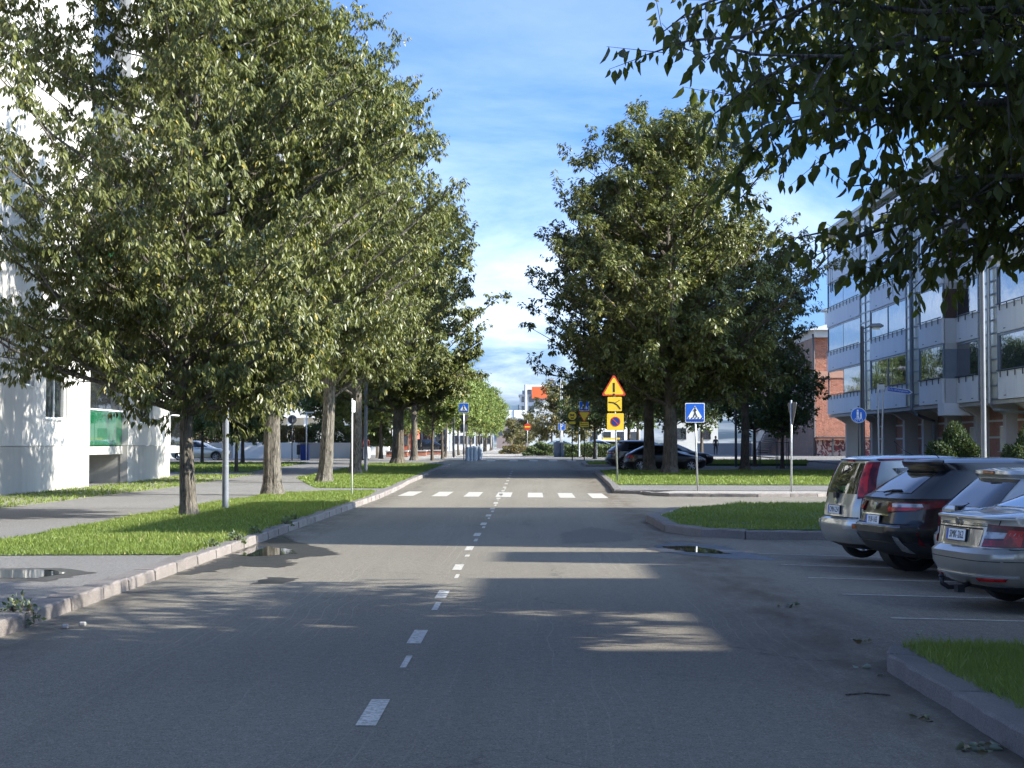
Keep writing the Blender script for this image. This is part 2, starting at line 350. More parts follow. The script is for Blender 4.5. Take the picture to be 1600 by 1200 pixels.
for k, (y, x1) in enumerate(((13.75, 9), (16.2, 9), (18.75, 9), (21.05, 9), (23.3, 9), (25.65, 9))):
    mb = MB(); n = 8; t = math.tan(R(13)); vs = []
    for i in range(n + 1):
        x = 3.48 + (x1 - 3.48) * i / n; yy = y + (x - 3.48) * t; vs += [(x, yy - .045, hz(x, yy) + .005), (x, yy + .045, hz(x, yy) + .005)]
    mb.add(vs, [(2 * i, 2 * i + 2, 2 * i + 3, 2 * i + 1) for i in range(n)], LINE); mb.build('bay_line', road, fixn=False)

def blob(name, pts, z, mat, seed=1, jag=.06, label=None, cat=None):
    rn = random.Random(seed); out = []
    n = len(pts)
    for i in range(n):
        a = Vector(pts[i]); b = Vector(pts[(i + 1) % n]); L = (b - a).length; m = max(2, int(L / .12))
        for j in range(m):
            p = a.lerp(b, j / m); q = (b - a).orthogonal().normalized() if L > 0 else Vector((0, 0)); out.append(tuple(p + q * rn.uniform(-jag, jag)))
    return sheet(name, out, z, mat, grid=(gx, gy))
blob('puddle_edge', [(-4.46, 21.0), (-4.2, 21.0), (-3.9, 22.6), (-3.35, 22.1), (-3.25, 23.0), (-3.45, 23.7), (-2.9, 24.9), (-3.2, 26.2), (-3.9, 27.8), (-4.44, 30.0)], .004, WET, 5, .09)
blob('puddle', [(-4.42, 24.8), (-4.1, 24.4), (-3.8, 24.5), (-3.5, 25.0), (-3.7, 25.9), (-4.4, 27.0)], .008, WATER, 6, .05)
blob('wet_patch', [(-3.3, 19.6), (-2.95, 19.7), (-2.85, 20.4), (-3.2, 20.6)], .004, WET, 7, .06)
blob('wet_patch', [(1.85, 26.0), (2.2, 25.0), (2.9, 24.1), (3.6, 24.3), (3.4, 25.5), (3.1, 27.4), (2.3, 28.0)], .004, WET, 8, .12)
blob('puddle', [(2.1, 26.8), (2.25, 25.9), (2.6, 25.1), (3.0, 25.2), (2.9, 26.0), (2.55, 26.9)], .008, WATER, 9, .06)

blob('asphalt_patch', [(.5, 27.6), (1.7, 28.4), (1.9, 30.6), (1.2, 33), (.6, 31)], .004, PATCH, 22, .07)
# left raised pavement
KX = -4.80   # inner edge of left kerb
pave = sheet('pavement', [(KX, -20), (KX, 50), (-5.1, 66), (-5.0, 100), (-7.0, 112), (-40, 112), (-40, -20)], .12, PAVE, side=.14)
sheet('gravel_strip', [(-12.4, 30), (-12.4, 76), (-15.7, 76), (-15.7, 30)], .124, GRAVEL)
blob_p = [(-6.4, 19.0), (-5.6, 18.9), (-5.45, 19.6), (-5.9, 20.2), (-6.5, 20.1)]
def blob_raised(name, pts, z, mat, seed, jag):
    o = blob(name, pts, z, mat, seed, jag); return o
blob_raised('wet_patch', [(-6.7, 18.6), (-5.4, 18.5), (-5.15, 19.7), (-5.8, 20.5), (-6.8, 20.4)], .124, WET, 11, .06)
blob_raised('puddle', blob_p, .128, WATER, 12, .05)
LAWNS = {
    'near_left': [(KX, 3), (KX, 14.0), (-9, 14.4), (-9, 3)],
    'left_verge': [(KX, 22.9), (KX, 50), (-5.0, 53.6), (-6.4, 53.8), (-7.7, 51), (-8.3, 42), (-8.3, 22.7)],
    'left_verge_two': [(-5.05, 57), (-5.05, 96), (-6.2, 101), (-9.6, 101), (-9.8, 70), (-7.4, 57.5)],
    'left_far': [(-13.5, 80), (-13.8, 104), (-30, 104), (-30, 80)],
}
for k, pl in LAWNS.items(): sheet('lawn', pl, .132, SOIL)
RL = {
    'near_right': [(2.85, 2), (2.85, 12.58), (14, 13.1), (14, 2)],
    'island': [(2.75, 35.2), (2.8, 31.4), (3.25, 29.85), (3.8, 29.55), (13, 29.9), (16, 32), (16, 42.6), (8, 43), (5.2, 42.3), (3.6, 39.4)],
    'right_verge': [(3.2, 61.5), (3.35, 74), (3.45, 82), (4.2, 83), (18, 83.2), (18, 60.8)],
    'right_small': [(3.4, 98), (3.6, 106), (9.0, 106), (9.0, 97)],
    'right_far': [(10.5, 100), (10.5, 112), (18.5, 112), (16.5, 100)],
}
for k, pl in RL.items(): sheet('lawn', pl, .135, SOIL, side=.3)
side_pave = sheet('pavement', [(2.95, 55.5), (3.05, 61.5), (18.5, 60.8), (18.5, 84), (20.2, 84), (20.2, 54.5), (9.5, 54.8)], .11, PAVE, side=.14)
isl = sheet('traffic_island', [(4.3, 52.3), (4.0, 53.2), (4.8, 55.0), (9.3, 54.6), (9.9, 53.2), (9.0, 52.2), (7, 51.8)], .10, PLAZA, side=.12)
sheet('pavement', [(19, 84), (19, 150), (36, 150), (36, 84)], .10, PAVE, side=.14)
sheet('pavement', [(9, 112.3), (9, 124), (19, 124), (19, 112.3)], .10, PAVE, side=.14)

# kerb stones: four rough shared stones of unit length
def rough_stone(seed, w, h, cuts=7):
    rn = random.Random(seed); bm = bmesh.new(); ys = [-w, 0]; nx = cuts
    prof = [(0, -.06), (0, h - .02), (-.02, h), (-w + .02, h), (-w, h - .02), (-w, -.06)]
    rows = []
    for i in range(nx + 1):
        x = i / nx; e = .012 if i in (0, nx) else 0
        row = []
        for j, (yy, zz) in enumerate(prof):
            dy = rn.uniform(-.010, .010) if j in (1, 2) else rn.uniform(-.005, .005); dz = rn.uniform(-.006, .006) if 0 < j < 5 else 0
            if i in (0, nx) and 0 < j < 5: dz -= .012; dy += (-.008 if j < 3 else .008)
            row.append(bm.verts.new((x, yy + dy, zz + dz)))
        rows.append(row)
    for i in range(nx):
        for j in range(5): bm.faces.new((rows[i][j], rows[i + 1][j], rows[i + 1][j + 1], rows[i][j + 1]))
    bm.faces.new(rows[0][::-1]); bm.faces.new(rows[-1]); bmesh.ops.recalc_face_normals(bm, faces=bm.faces[:])
    me = bpy.data.meshes.new('kerb_stone'); bm.to_mesh(me); bm.free(); me.materials.append(GRANITE); return me
STN = {}
def kerb(path, w=.28, h=.14, sl=1.25, ymax=62, seed=1, zf=None, gap=.022):
    """outer edge path; the stone body lies to the left of the walking direction"""
    key = (w, h)
    if key not in STN: STN[key] = [rough_stone(s, w, h) for s in range(4)]
    kb = thing('kerb', None, None, kind='structure'); rn = random.Random(seed); far = MB()
    for a, b in zip(path[:-1], path[1:]):
        a = Vector(a); b = Vector(b); L = (b - a).length; n = max(1, round(L / sl)); d = (b - a) / L; ang = math.atan2(d.y, d.x)
        cuts = [0] + [L * (i + rn.uniform(-.12, .12)) / n for i in range(1, n)] + [L]
        for c0, c1 in zip(cuts[:-1], cuts[1:]):
            p = a + d * (c0 + gap / 2); q = a + d * (c1 - gap / 2); z0 = hz(p.x, p.y) if not zf else zf; z1 = hz(q.x, q.y) if not zf else zf
            o = link('kerb_stone', rn.choice(STN[key]), kb); o.location = (p.x, p.y, z0 + rn.uniform(-.004, .006))
            o.rotation_euler = (rn.uniform(-.02, .02), -math.atan2(z1 - z0, (q - p).length), ang + rn.uniform(-.004, .004) + math.pi * 0)
            o.scale = ((q - p).length, -1, 1)
    return kb
# left kerb runs away from the viewer; body on its left
kerb([(-4.52, 4), (-4.52, 50), (-4.83, 66), (-4.75, 99), (-5.6, 106)], seed=2)
kerb([(2.60, 3.0), (2.58, 12.2), (2.72, 12.75)][::-1], w=.27, h=.135, sl=1.7, seed=3)
kerb([(2.72, 12.75), (3.2, 12.9), (14, 13.35)][::-1], w=.27, h=.135, sl=1.7, seed=13)
kerb([(16, 29.6), (3.75, 29.25), (3.0, 29.6), (2.50, 31.3), (2.45, 35.6)][::-1], seed=4, sl=1.5, h=.15)
kerb([(3.3, 39.7), (2.45, 35.6)], seed=5)
kerb([(2.75, 55.4), (2.95, 62), (3.1, 74), (3.15, 83.4)][::-1], seed=6)
kerb([(9.9, 53.0), (8.9, 51.9), (7, 51.55), (4.3, 52.0), (3.8, 53.0), (3.6, 54.6), (2.75, 55.4)][::-1], seed=8, h=.11, w=.2)
kerb([(3.2, 106), (3.2, 97.6), (9.0, 96.7)], seed=9)
kerb([(18.5, 83.5), (3.15, 83.4)], seed=10, h=.13)

# ------------------------------------------------------------------ grass
def inpoly(P, poly):
    x, y = P[:, 0], P[:, 1]; c = np.zeros(len(P), bool); n = len(poly); j = n - 1
    for i in range(n):
        xi, yi = poly[i]; xj, yj = poly[j]
        with np.errstate(divide='ignore', invalid='ignore'):
            t = ((yi > y) != (yj > y)) & (x < (xj - xi) * (y - yi) / (yj - yi + 1e-12) + xi)
        c ^= t; j = i
    return c
HYV = np.vectorize(hy)
def grass(poly, n, z, hgt, wid, seed, ybias=1.0, clump=True, trees=()):
    rg = np.random.default_rng(seed); xs = [p[0] for p in poly]; ys = [p[1] for p in poly]
    M = int(n * 2.5); X = rg.uniform(min(xs) - .03, max(xs) + .03, M); u = rg.random(M) ** ybias; Y = min(ys) + (max(ys) - min(ys)) * u
    P = np.stack([X, Y], 1); P = P[inpoly(P + rg.normal(0, .045, P.shape), poly)][:n]; n = len(P)
    nz = np.sin(P[:, 0] * 2.1 + 1.3 * np.sin(P[:, 1] * .9)) * np.cos(P[:, 1] * 1.3 + np.sin(P[:, 0] * 3.3)) * .5 + .5
    h = hgt * rg.uniform(.45, 1.25, n) * (.65 + .7 * nz); big = rg.random(n) < .03; h[big] *= 1.5; wide = rg.random(n) < .035
    a = rg.uniform(0, 2 * np.pi, n); w = wid * rg.uniform(.6, 1.3, n); w[big] *= 1.8; w[wide] *= 3.0; ln = rg.uniform(.2, .9, n) * h; b = rg.uniform(0, 2 * np.pi, n)
    base = np.stack([P[:, 0], P[:, 1], HYV(P[:, 1]) + z - .004], 1)
    sd = np.stack([np.cos(a), np.sin(a), np.zeros(n)], 1) * w[:, None] / 2; tip = base + np.stack([np.cos(b) * ln, np.sin(b) * ln, h], 1)
    V = np.empty((n, 3, 3)); V[:, 0] = base - sd; V[:, 1] = base + sd; V[:, 2] = tip
    nz2 = np.sin(P[:, 0] * .8 + 2 * np.sin(P[:, 1] * .31 + 1)) * np.cos(P[:, 1] * .47 + np.sin(P[:, 0] * 1.1)) * .5 + .5
    t = np.clip(rg.random(n) * .45 + .22 * nz + .3 * nz2, 0, .92); t[rg.random(n) < .03 + .10 * (nz2 > .72)] = 1.0
    me = npmesh('grass', V.reshape(-1, 3), np.arange(3 * n).reshape(n, 3), GRASS, t); o = link('grass', me); o['kind'] = 'stuff'; return o
grass(LAWNS['near_left'], 14000, .132, .06, .008, 1, .8)
grass(LAWNS['left_verge'], 110000, .132, .055, .016, 2, 1.1)
grass(LAWNS['left_verge_two'], 45000, .132, .07, .035, 3, 1.3)
grass(LAWNS['left_far'], 20000, .132, .08, .06, 4)
grass([(2.80, 6.0), (2.80, 12.62), (6.2, 12.8), (6.2, 6.0)], 90000, .135, .055, .008, 5, .8)
grass(RL['island'], 60000, .135, .06, .018, 6, 1.1)
grass(RL['right_verge'], 60000, .135, .07, .035, 7, 1.2)
grass(RL['right_small'], 8000, .135, .08, .06, 8)
grass(RL['right_far'], 14000, .135, .08, .06, 9)
grass([(-12.5, 34), (-12.5, 76), (-15.5, 76), (-15.5, 34)], 9000, .124, .08, .03, 10)
grass([(KX - .1, 23), (KX + .12, 23), (KX + .12, 49), (KX - .1, 49)], 2500, .14, .10, .02, 11)
# ------------------------------------------------------------------ buildings
def glassmat(name, tint, rough=.02, wob=.02, spec=1.0, ior=2.0):
    m, nt, b, o = newmat(name); setp(b, Base_Color=(*tint, 1), Roughness=rough, IOR=ior, Specular_IOR_Level=.5, Coat_Weight=.6); b.inputs['Coat Roughness'].default_value = .01
    v = vmap(nt, 'World'); bump(nt, b, noise(nt, .9, 3, .5, v), wob, .3); return m
GLASS = glassmat('window_glass', (.035, .04, .045), wob=.05, ior=2.3); DGLASS = glassmat('dark_glass', (.02, .022, .024))
GREENG = glassmat('green_glass', (.003, .085, .03), .08, ior=1.5)
m, nt, b, o = newmat('frosted_panel'); v = vmap(nt, 'World'); nt.links.new(mixc(nt, ramp(nt, noise(nt, .8, 3, .5, v), .3, .7), (.58, .57, .46), (.76, .75, .64)), b.inputs['Base Color']); setp(b, Roughness=.22, Coat_Weight=.3)
FROST = m
WALLW = simple('white_render', (.80, .77, .70), .85, var=.05, vscale=.8, bstr=.25, bscale=30, src='World')
def stained(name, c, c2, amt=.4):
    m, nt, b, o = newmat(name); v = vmap(nt, 'World', (1.2, 1.2, .18)); n = ramp(nt, noise(nt, 1.4, 6, .65, v), .42, .75)
    nt.links.new(mixc(nt, math_(nt, 'MULTIPLY', n, amt), c, c2), b.inputs['Base Color']); setp(b, Roughness=.8); bump(nt, b, noise(nt, 30, 4, .6, vmap(nt, 'World')), .25, .01); return m
RENDER = stained('stained_white_render', (.44, .42, .385), (.31, .30, .275), .5); PLINTH = stained('concrete_plinth', (.33, .315, .285), (.21, .20, .18), .6)
PANELW = stained('light_blue_grey_panel', (.84, .84, .83), (.66, .66, .66), .35); PANELG = stained('grey_end_panel', (.56, .56, .56), (.42, .42, .42), .4)
FRAMEB = simple('blue_grey_frame', (.20, .23, .27), .4, .2, var=.1); FRAMEW = simple('white_frame', (.7, .7, .66), .5, var=.06)
FRAMED = simple('dark_frame', (.05, .055, .06), .5, var=.1); CONC = stained('grey_concrete', (.50, .485, .46), (.36, .35, .335), .4); ROOFM = simple('roof_metal', (.50, .50, .47), .45, .4, var=.1)
WOODD = stained('dark_wood_cladding', (.085, .055, .040), (.05, .035, .028), .6)
def brickmat(name, c1, c2, mortar, sc=1.0, axis='x'):
    m, nt, b, o = newmat(name); v = vmap(nt, 'World', rot=(R(90), 0, 0) if axis == 'x' else (R(90), 0, R(90))); 
    if axis != 'x':
        g = nt.nodes.new('ShaderNodeNewGeometry'); s = nt.nodes.new('ShaderNodeSeparateXYZ'); cb = nt.nodes.new('ShaderNodeCombineXYZ'); nt.links.new(g.outputs['Position'], s.inputs[0]); nt.links.new(s.outputs[1], cb.inputs[0]); nt.links.new(s.outputs[2], cb.inputs[1]); v = cb.outputs[0]
    else:
        g = nt.nodes.new('ShaderNodeNewGeometry'); s = nt.nodes.new('ShaderNodeSeparateXYZ'); cb = nt.nodes.new('ShaderNodeCombineXYZ'); nt.links.new(g.outputs['Position'], s.inputs[0]); nt.links.new(s.outputs[0], cb.inputs[0]); nt.links.new(s.outputs[2], cb.inputs[1]); v = cb.outputs[0]
    t = nt.nodes.new('ShaderNodeTexBrick'); t.inputs['Scale'].default_value = sc; t.inputs['Brick Width'].default_value = .28; t.inputs['Row Height'].default_value = .1; t.inputs['Mortar Size'].default_value = .012
    t.inputs['Color1'].default_value = (*c1, 1); t.inputs['Color2'].default_value = (*c2, 1); t.inputs['Mortar'].default_value = (*mortar, 1); nt.links.new(v, t.inputs[0])
    wear = ramp(nt, noise(nt, 1.1, 6, .7, v), .42, .62); nt.links.new(mixc(nt, math_(nt, 'MULTIPLY', wear, .35), t.outputs['Color'], tuple(c * 1.5 for c in c2)), b.inputs['Base Color']); setp(b, Roughness=.9)
    hh = math_(nt, 'ADD', noise(nt, 3.2, 6, .75, v), math_(nt, 'MULTIPLY', t.outputs['Fac'], -.6)); bump(nt, b, hh, 1.0, .12); return m
BRICK = brickmat('red_brick', (.33, .10, .055), (.44, .17, .10), (.40, .27, .20)); BRICKY = brickmat('red_brick_side', (.26, .16, .12), (.34, .22, .17), (.33, .27, .22), axis='y')
PINKB = brickmat('pink_brick', (.42, .19, .14), (.50, .25, .18), (.34, .24, .2), axis='y')

def absb(root): 
    L = root.location; off = (-L.x, -L.y, -L.z)
    def B(name, mb, parent=None, **k): return mb.build(name, parent or root, off=off, **k)
    return B
def window(B, root, axis, x, y0, y1, z0, z1, face, name='window', frame=FRAMEW, glass=GLASS, d=.14, sill=True, fw=.06, mull=0, curtain=False):
    """window in a wall plane. axis 'x': the wall faces +-X at x, spans y0..y1; axis 'y': wall faces -Y at y=x, spans x y0..y1. face = outward sign; sits in a recess d deep"""
    def bx(mb, a0, a1, b0, b1, c0, c1, m):   # a = outward depth from the wall plane (0 = plane, negative = inward)
        p0, p1 = sorted((x + face * a0, x + face * a1))
        if axis == 'x': mb.box(p0, p1, b0, b1, c0, c1, m)
        else: mb.box(b0, b1, p0, p1, c0, c1, m)
    f = MB(); e = .003
    bx(f, -.05, .012, y0, y0 + fw, z0, z1, frame); bx(f, -.05, .012, y1 - fw, y1, z0, z1, frame); bx(f, -.05, .012, y0 + fw, y1 - fw, z1 - fw, z1, frame); bx(f, -.05, .012, y0 + fw, y1 - fw, z0, z0 + fw, frame)
    for k in range(mull):
        yy = y0 + (y1 - y0) * (k + 1) / (mull + 1); bx(f, -.04, .008, yy - .03, yy + .03, z0 + fw, z1 - fw, frame)
    w = B(name, f); n = mull + 1
    for k in range(n):
        a = y0 + (y1 - y0) * k / n + (fw if k == 0 else .03); c = y0 + (y1 - y0) * (k + 1) / n - (fw if k == n - 1 else .03)
        g = MB(); bx(g, -.03, -.015, a, c, z0 + fw, z1 - fw, glass); B('pane', g, w)
    if sill: s = MB(); bx(s, -.02, .12, y0 - .06, y1 + .06, z0 - .06, z0 - .003, ROOFM); B('sill', s, w)
    return w

# --- white rendered house on the left: the wall is built with real openings
def wall_with_holes(mb, X, y0, y1, z0, z1, holes, mat, th=.30, face=1):
    ys = sorted({y0, y1, *[h[0] for h in holes], *[h[1] for h in holes]}); zs = sorted({z0, z1, *[h[2] for h in holes], *[h[3] for h in holes]})
    for a, b in zip(ys[:-1], ys[1:]):
        run = None
        for c, d in zip(zs[:-1], zs[1:]):
            inside = any(h[0] <= (a + b) / 2 <= h[1] and h[2] <= (c + d) / 2 <= h[3] for h in holes)
            if not inside: mb.box(X - face * th if face > 0 else X, X if face > 0 else X + th, a, b, c, d, mat)
def left_house():
    root = thing('white_apartment_house', 'tall white rendered apartment house with green glass balconies behind the left trees', 'building', (-15.6, 56, .12)); B = absb(root)
    XA, XB = -15.6, -15.4; S = 3.3; zb = .10; ztop = 23
    hA = []; wins = []
    for k in range(1):
        for (a, b, c, d) in ((51.0, 52.2, 3.45, 3.98), (53.5, 56.0, 2.45, 4.0), (45.0, 47.2, 2.45, 4.0)):
            hA.append((a, b, c + S * k, d + S * k)); wins.append((XA, a, b, c + S * k, d + S * k, 1 if b - a > 1.5 else 0))
    m = MB(); wall_with_holes(m, XA, 30, 58.9, 1.58, ztop, hA, RENDER); B('wall', m)
    m = MB(); m.box(XA - .30, XA - .02, 30, 58.9, zb, 1.565, PLINTH); B('plinth', m)
    hB = []
    for k in range(6): hB.append((65.6, 67.8, 2.45 + S * k, 3.95 + S * k)); wins.append((XB, 65.6, 67.8, 2.45 + S * k, 3.95 + S * k, 1))
    m = MB(); wall_with_holes(m, XB, 63.7, 71.2, 1.58, ztop, hB, RENDER); m.box(XB - 3.2, XB - .30, 63.7, 64.0, 1.58, ztop, RENDER); m.box(XB-3.2, XB - .3, 70.9, 71.2, 1.58, ztop, RENDER); B('wall', m)
    m = MB(); m.box(XB - .30, XB - .02, 63.7, 71.2, zb, 1.565, PLINTH); m.box(XB - 3.2, XB - .3, 63.72, 64.0, zb, 1.565, PLINTH); m.box(XB - 3.2, XB - .3, 70.9, 71.18, zb, 1.565, PLINTH); B('plinth', m)
    for X, a, b, c, d, mu in wins:
        window(B, root, 'x', X - .10, a, b, c, d, 1, mull=mu, glass=GLASS)
    # core behind
    m = MB(); m.box(-28, -17.4, 30, 71.2, zb, ztop - .3, RENDER); m.box(-17.4, XA - .3, 30, 30.3, zb, ztop, RENDER); m.box(-17.4, XA - .3, 58.6, 58.9, zb, ztop, RENDER); B('core', m)
    m = MB(); m.box(-28.3, XA + .35, 29.6, 75.6, ztop, ztop + .35, ROOFM); B('roof', m)
    # balcony bay 58.9 .. 63.7 and the corner bay 71.2 .. 74.4
    for (a, b, X) in ((58.9, 63.7, XA), (71.2, 74.6, XB)):
        for k in range(6):
            z = 1.25 + S * k; s = MB(); s.box(-17.4, X - .02, a + .004, b - .004, z, z + .30, PLINTH); B('balcony_slab', s)
            g = MB(); g.box(X - .06, X - .03, a + .03, b - .03, z + .33, z + 1.60, GREENG if a < 60 and k in (0, 2) else DGLASS); B('balustrade', g)
            n = 3; 
            for j in range(n):
                y0 = a + .04 + (b - a - .08) * j / n; y1 = a + .04 + (b - a - .08) * (j + 1) / n; p = MB(); p.box(X - .16, X - .14, y0 + .01, y1 - .01, z + 1.62, z + S - .03, DGLASS); B('pane', p)
            r = MB(); r.box(X - .09, X + .0, a + .01, b - .01, z + 1.60, z + 1.655, FRAMEW); B('rail', r)
        m = MB(); m.box(-17.35, -17.2, a + .01, b - .01, zb, ztop, WALLW if a > 60 else CONC); B('back_wall', m)
    m = MB(); m.box(-17.0, -16.8, 74.2, 74.4, zb, ztop, CONC); m.box(XB - .25, XB - .05, 74.4, 74.6, zb, ztop, CONC); B('post', m)
    for X, a, b in ((XA, 30, 58.9), (XB, 63.7, 71.2)):
        for k in range(1, 7):
            z = 1.57 + S * k; m = MB(); m.box(X + .001, X + .006, a + .02, b - .02, z - .012, z + .012, CONC); B('wall_joint', m)
left_house()

# --- apartment block on the right
def right_block():
    root = thing('grey_apartment_block', 'blue grey apartment block with glazed balconies and brick ground floor on the right', 'building', (21, 92, .2)); B = absb(root)
    XA, XB = 20.5, 21.15; zt = [4.9, 7.9, 10.9, 13.9]; ph = 1.25; zr = 15.75
    m = MB(); m.box(23.2, 36, 69.6, 111.5, 3.5, zr, PANELG); B('core', m)
    m = MB(); m.add([(20.1, 69.0, zr + .28), (36.6, 69.0, zr + .28), (36.6, 116, zr + .28), (20.1, 116, zr + .28), (20.1, 69.0, zr + .45), (36.6, 69.0, zr + 1.1), (36.6, 116, zr + 1.1), (20.1, 116, zr + .45)], [(0, 3, 2, 1), (4, 5, 6, 7), (0, 1, 5, 4), (1, 2, 6, 5), (2, 3, 7, 6), (3, 0, 4, 7)], ROOFM)
    m.box(20.2, 36, 69.4, 116.4, zr, zr + .28, WALLW); B('roof', m)
    def bay(X, y0, y1, npane, lv=range(4), clear=None, sidepanel=False):
        for k in lv:
            t = zt[k]; bot = t - ph; nxt = (zt[k + 1] - ph) if k < 3 else zr
            m = MB(); m.box(X, X + .10, y0 + .01, (y0 + y1) / 2 - .006, bot, t - .06, PANELW); B('parapet_panel', m)
            m = MB(); m.box(X, X + .10, (y0 + y1) / 2 + .006, y1 - .01, bot, t - .06, PANELW); B('parapet_panel', m)
            m = MB(); m.box(X - .03, X + .14, y0, y1, t - .055, t - .01, FRAMEW)
            nb = max(2, int((y1 - y0) / 1.1))
            for j in range(nb):
                yy = y0 + (y1 - y0) * (j + .5) / nb; m.box(X - .07, X - .032, yy - .025, yy + .025, t - .26, t + .06, FRAMED)
            m.box(X - .08, X - .04, y0, y1, t + .03, t + .075, FRAMED); B('rail', m)
            for yy in (y0 + .25 * (y1 - y0), y0 + .8 * (y1 - y0)):
                v = MB(); v.box(X - .012, X - .001, yy - .16, yy + .16, bot + .14, bot + .18, FRAMED); B('vent_slot', v)
            m = MB(); m.box(X + .10, X + 2.8, y0, y1, bot + .02, bot + .22, CONC); B('balcony_slab', m)
            fr = MB(); z0 = t + .10; z1 = nxt - .02; fr.box(X + .05, X + .13, y0, y1, z1 - .10, z1, FRAMEB); fr.box(X + .05, X + .13, y0, y0 + .09, z0 - .1, z1 - .10, FRAMEB); fr.box(X + .05, X + .13, y1 - .09, y1, z0 - .1, z1 - .10, FRAMEB)
            for j in range(1, npane): yy = y0 + (y1 - y0) * j / npane; fr.box(X + .06, X + .12, yy - .04, yy + .04, z0 - .1, z1 - .10, FRAMEB)
            gl = B('balcony_glazing', fr)
            for j in range(npane):
                if clear and (k, j) in clear: continue
                a = y0 + .09 + (y1 - y0 - .18) * j / npane; c = y0 + .09 + (y1 - y0 - .18) * (j + 1) / npane; g = MB(); rr = .016 * (((j * 7 + k * 5 + int(y0)) % 5) - 2) / 2
                g.add([(X + .085 + rr, a + .02, z0 - .1), (X + .085 - rr, c - .02, z0 - .1), (X + .085 - rr, c - .02, z1 - .1), (X + .085 + rr, a + .02, z1 - .1), (X + .10 + rr, a + .02, z0 - .1), (X + .10 - rr, c - .02, z0 - .1), (X + .10 - rr, c - .02, z1 - .1), (X + .10 + rr, a + .02, z1 - .1)],
                      [(0, 1, 2, 3), (4, 7, 6, 5), (0, 4, 5, 1), (2, 6, 7, 3), (0, 3, 7, 4), (1, 5, 6, 2)], GLASS); B('pane', g, gl)
    bay(XA, 104, 115.4, 2, clear={(0, 1)}); bay(XA, 91.4, 100.8, 2); bay(XA, 83.2, 88.2, 1); bay(XB, 79.1, 83.0, 1); bay(XB, 70.0, 75.7, 1)
    # ladder strips of frosted panels
    def strip(X, y0, y1, cols):
        fr = MB(); nz = 20; zb_, zt_ = 3.7, zr - .05
        for j in range(cols + 1): yy = y0 + (y1 - y0) * j / cols; fr.box(X + .02, X + .14, yy - .05, yy + .05, zb_, zt_, FRAMEB)
        dz = (zt_ - zb_) / nz
        for i in range(nz + 1):
            for j in range(cols): a = y0 + (y1 - y0) * j / cols + .05; c = y0 + (y1 - y0) * (j + 1) / cols - .05; fr.box(X + .03, X + .12, a, c, zb_ + dz * i - .035, zb_ + dz * i + .035, FRAMEB)
        s = B('panel_grid', fr)
        for i in range(nz):
            for j in range(cols):
                a = y0 + (y1 - y0) * j / cols + .05; c = y0 + (y1 - y0) * (j + 1) / cols - .05; g = MB(); g.box(X + .07, X + .09, a, c, zb_ + dz * i + .035, zb_ + dz * (i + 1) - .035, FROST); B('panel', g, s)
        m = MB(); m.box(X + .16, X + 2.7, y0, y1, 3.6, zr, PANELG); B('stair_core', m)
    strip(XA, 100.9, 103.9, 2); strip(XA, 88.3, 91.3, 2); strip(XB, 75.8, 79.0, 2)
    # step between the two faces: alternating grey and dark wood panels
    for k in range(4):
        t = zt[k]; nxt = (zt[k + 1] - ph) if k < 3 else zr
        m = MB(); m.box(XA + .12, XB + .35, 83.02, 83.18, t - ph, t - .02, PANELG); B('end_panel', m)
        m = MB(); m.box(XA + .12, XB + .30, 83.04, 83.14, t - .02, nxt - .3, WOODD if k else FRAMEB); B('wood_panel', m)
        m = MB(); m.box(XA + .12, XB + .32, 83.03, 83.16, nxt - .3, nxt - .004, CONC); B('end_lintel', m)
        m = MB(); m.box(XB + .1, 23.2, 69.66, 69.8, t - ph, t, PANELG); B('end_panel', m)
        m = MB(); m.box(XB + .1, 23.2, 69.7, 69.78, t, nxt, GLASS); B('end_pane', m)
    m = MB(); m.box(XA, 23.6, 83.01, 84.2, 3.05, 3.66, PANELW); B('end_beam', m)
    # ground floor fins, soffit, infill
    m = MB(); m.box(XA + .1, 23.3, 83.2, 115.4, 3.45, 3.63, CONC); m.box(XB + .1, 23.3, 69.7, 83.0, 3.45, 3.63, CONC); B('soffit', m)
    for y, x0 in ((113.2, XA + .9), (108.2, XA + 1.6), (103.4, XA + 1.3), (97.5, XA + 1.3), (92.8, XA + 1.3), (87.6, XA + 1.3), (82.4, XB + .8), (77.6, XB + .9), (73.2, XB + .9), (70.2, XB + .8)):
        m = MB(); m.add([(x0, y, .1), (22.6, y, .1), (22.6, y + .5, .1), (x0, y + .5, .1), (x0, y, 3.0), (22.6, y, 3.45), (22.6, y + .5, 3.45), (x0, y + .5, 3.0), (x0 - .75, y, 3.45), (x0 - .75, y + .5, 3.45)],
                        [(0, 3, 2, 1), (0, 1, 5, 4), (1, 2, 6, 5), (2, 3, 7, 6), (3, 0, 4, 7), (4, 5, 8), (7, 9, 6), (4, 8, 9, 7), (5, 6, 9, 8)], CONC); B('pillar', m)
    m = MB(); m.box(22.6, 23.0, 69.8, 111.4, .1, 3.44, PINKB); B('ground_floor_wall', m)
    for z in (.9, 1.9, 2.7):
        m = MB(); m.box(22.56, 22.61, 69.8, 111.4, z, z + .10, FRAMEW); B('white_course', m)
    for y in (72, 75.2, 79.5, 85, 90, 95, 100.2, 105.5): window(B, root, 'x', 22.50, y - .55, y + .75, 1.3, 2.5, -1, glass=FROST if int(y) % 2 else GLASS)
    # rain pipes
    for X, y, y2 in ((XA - .08, 89.6, 92.6), (XB - .08, 76.8, 73.0)):
        m = MB(); m.tube([(X, y, zr), (X, y, 3.5), (X + .25, y, 3.2), (X + 1.9, y2, 2.9), (X + 1.9, y2, .1)], .09, STEEL if X > 21 else FRAMEB, 8); B('rain_pipe', m)
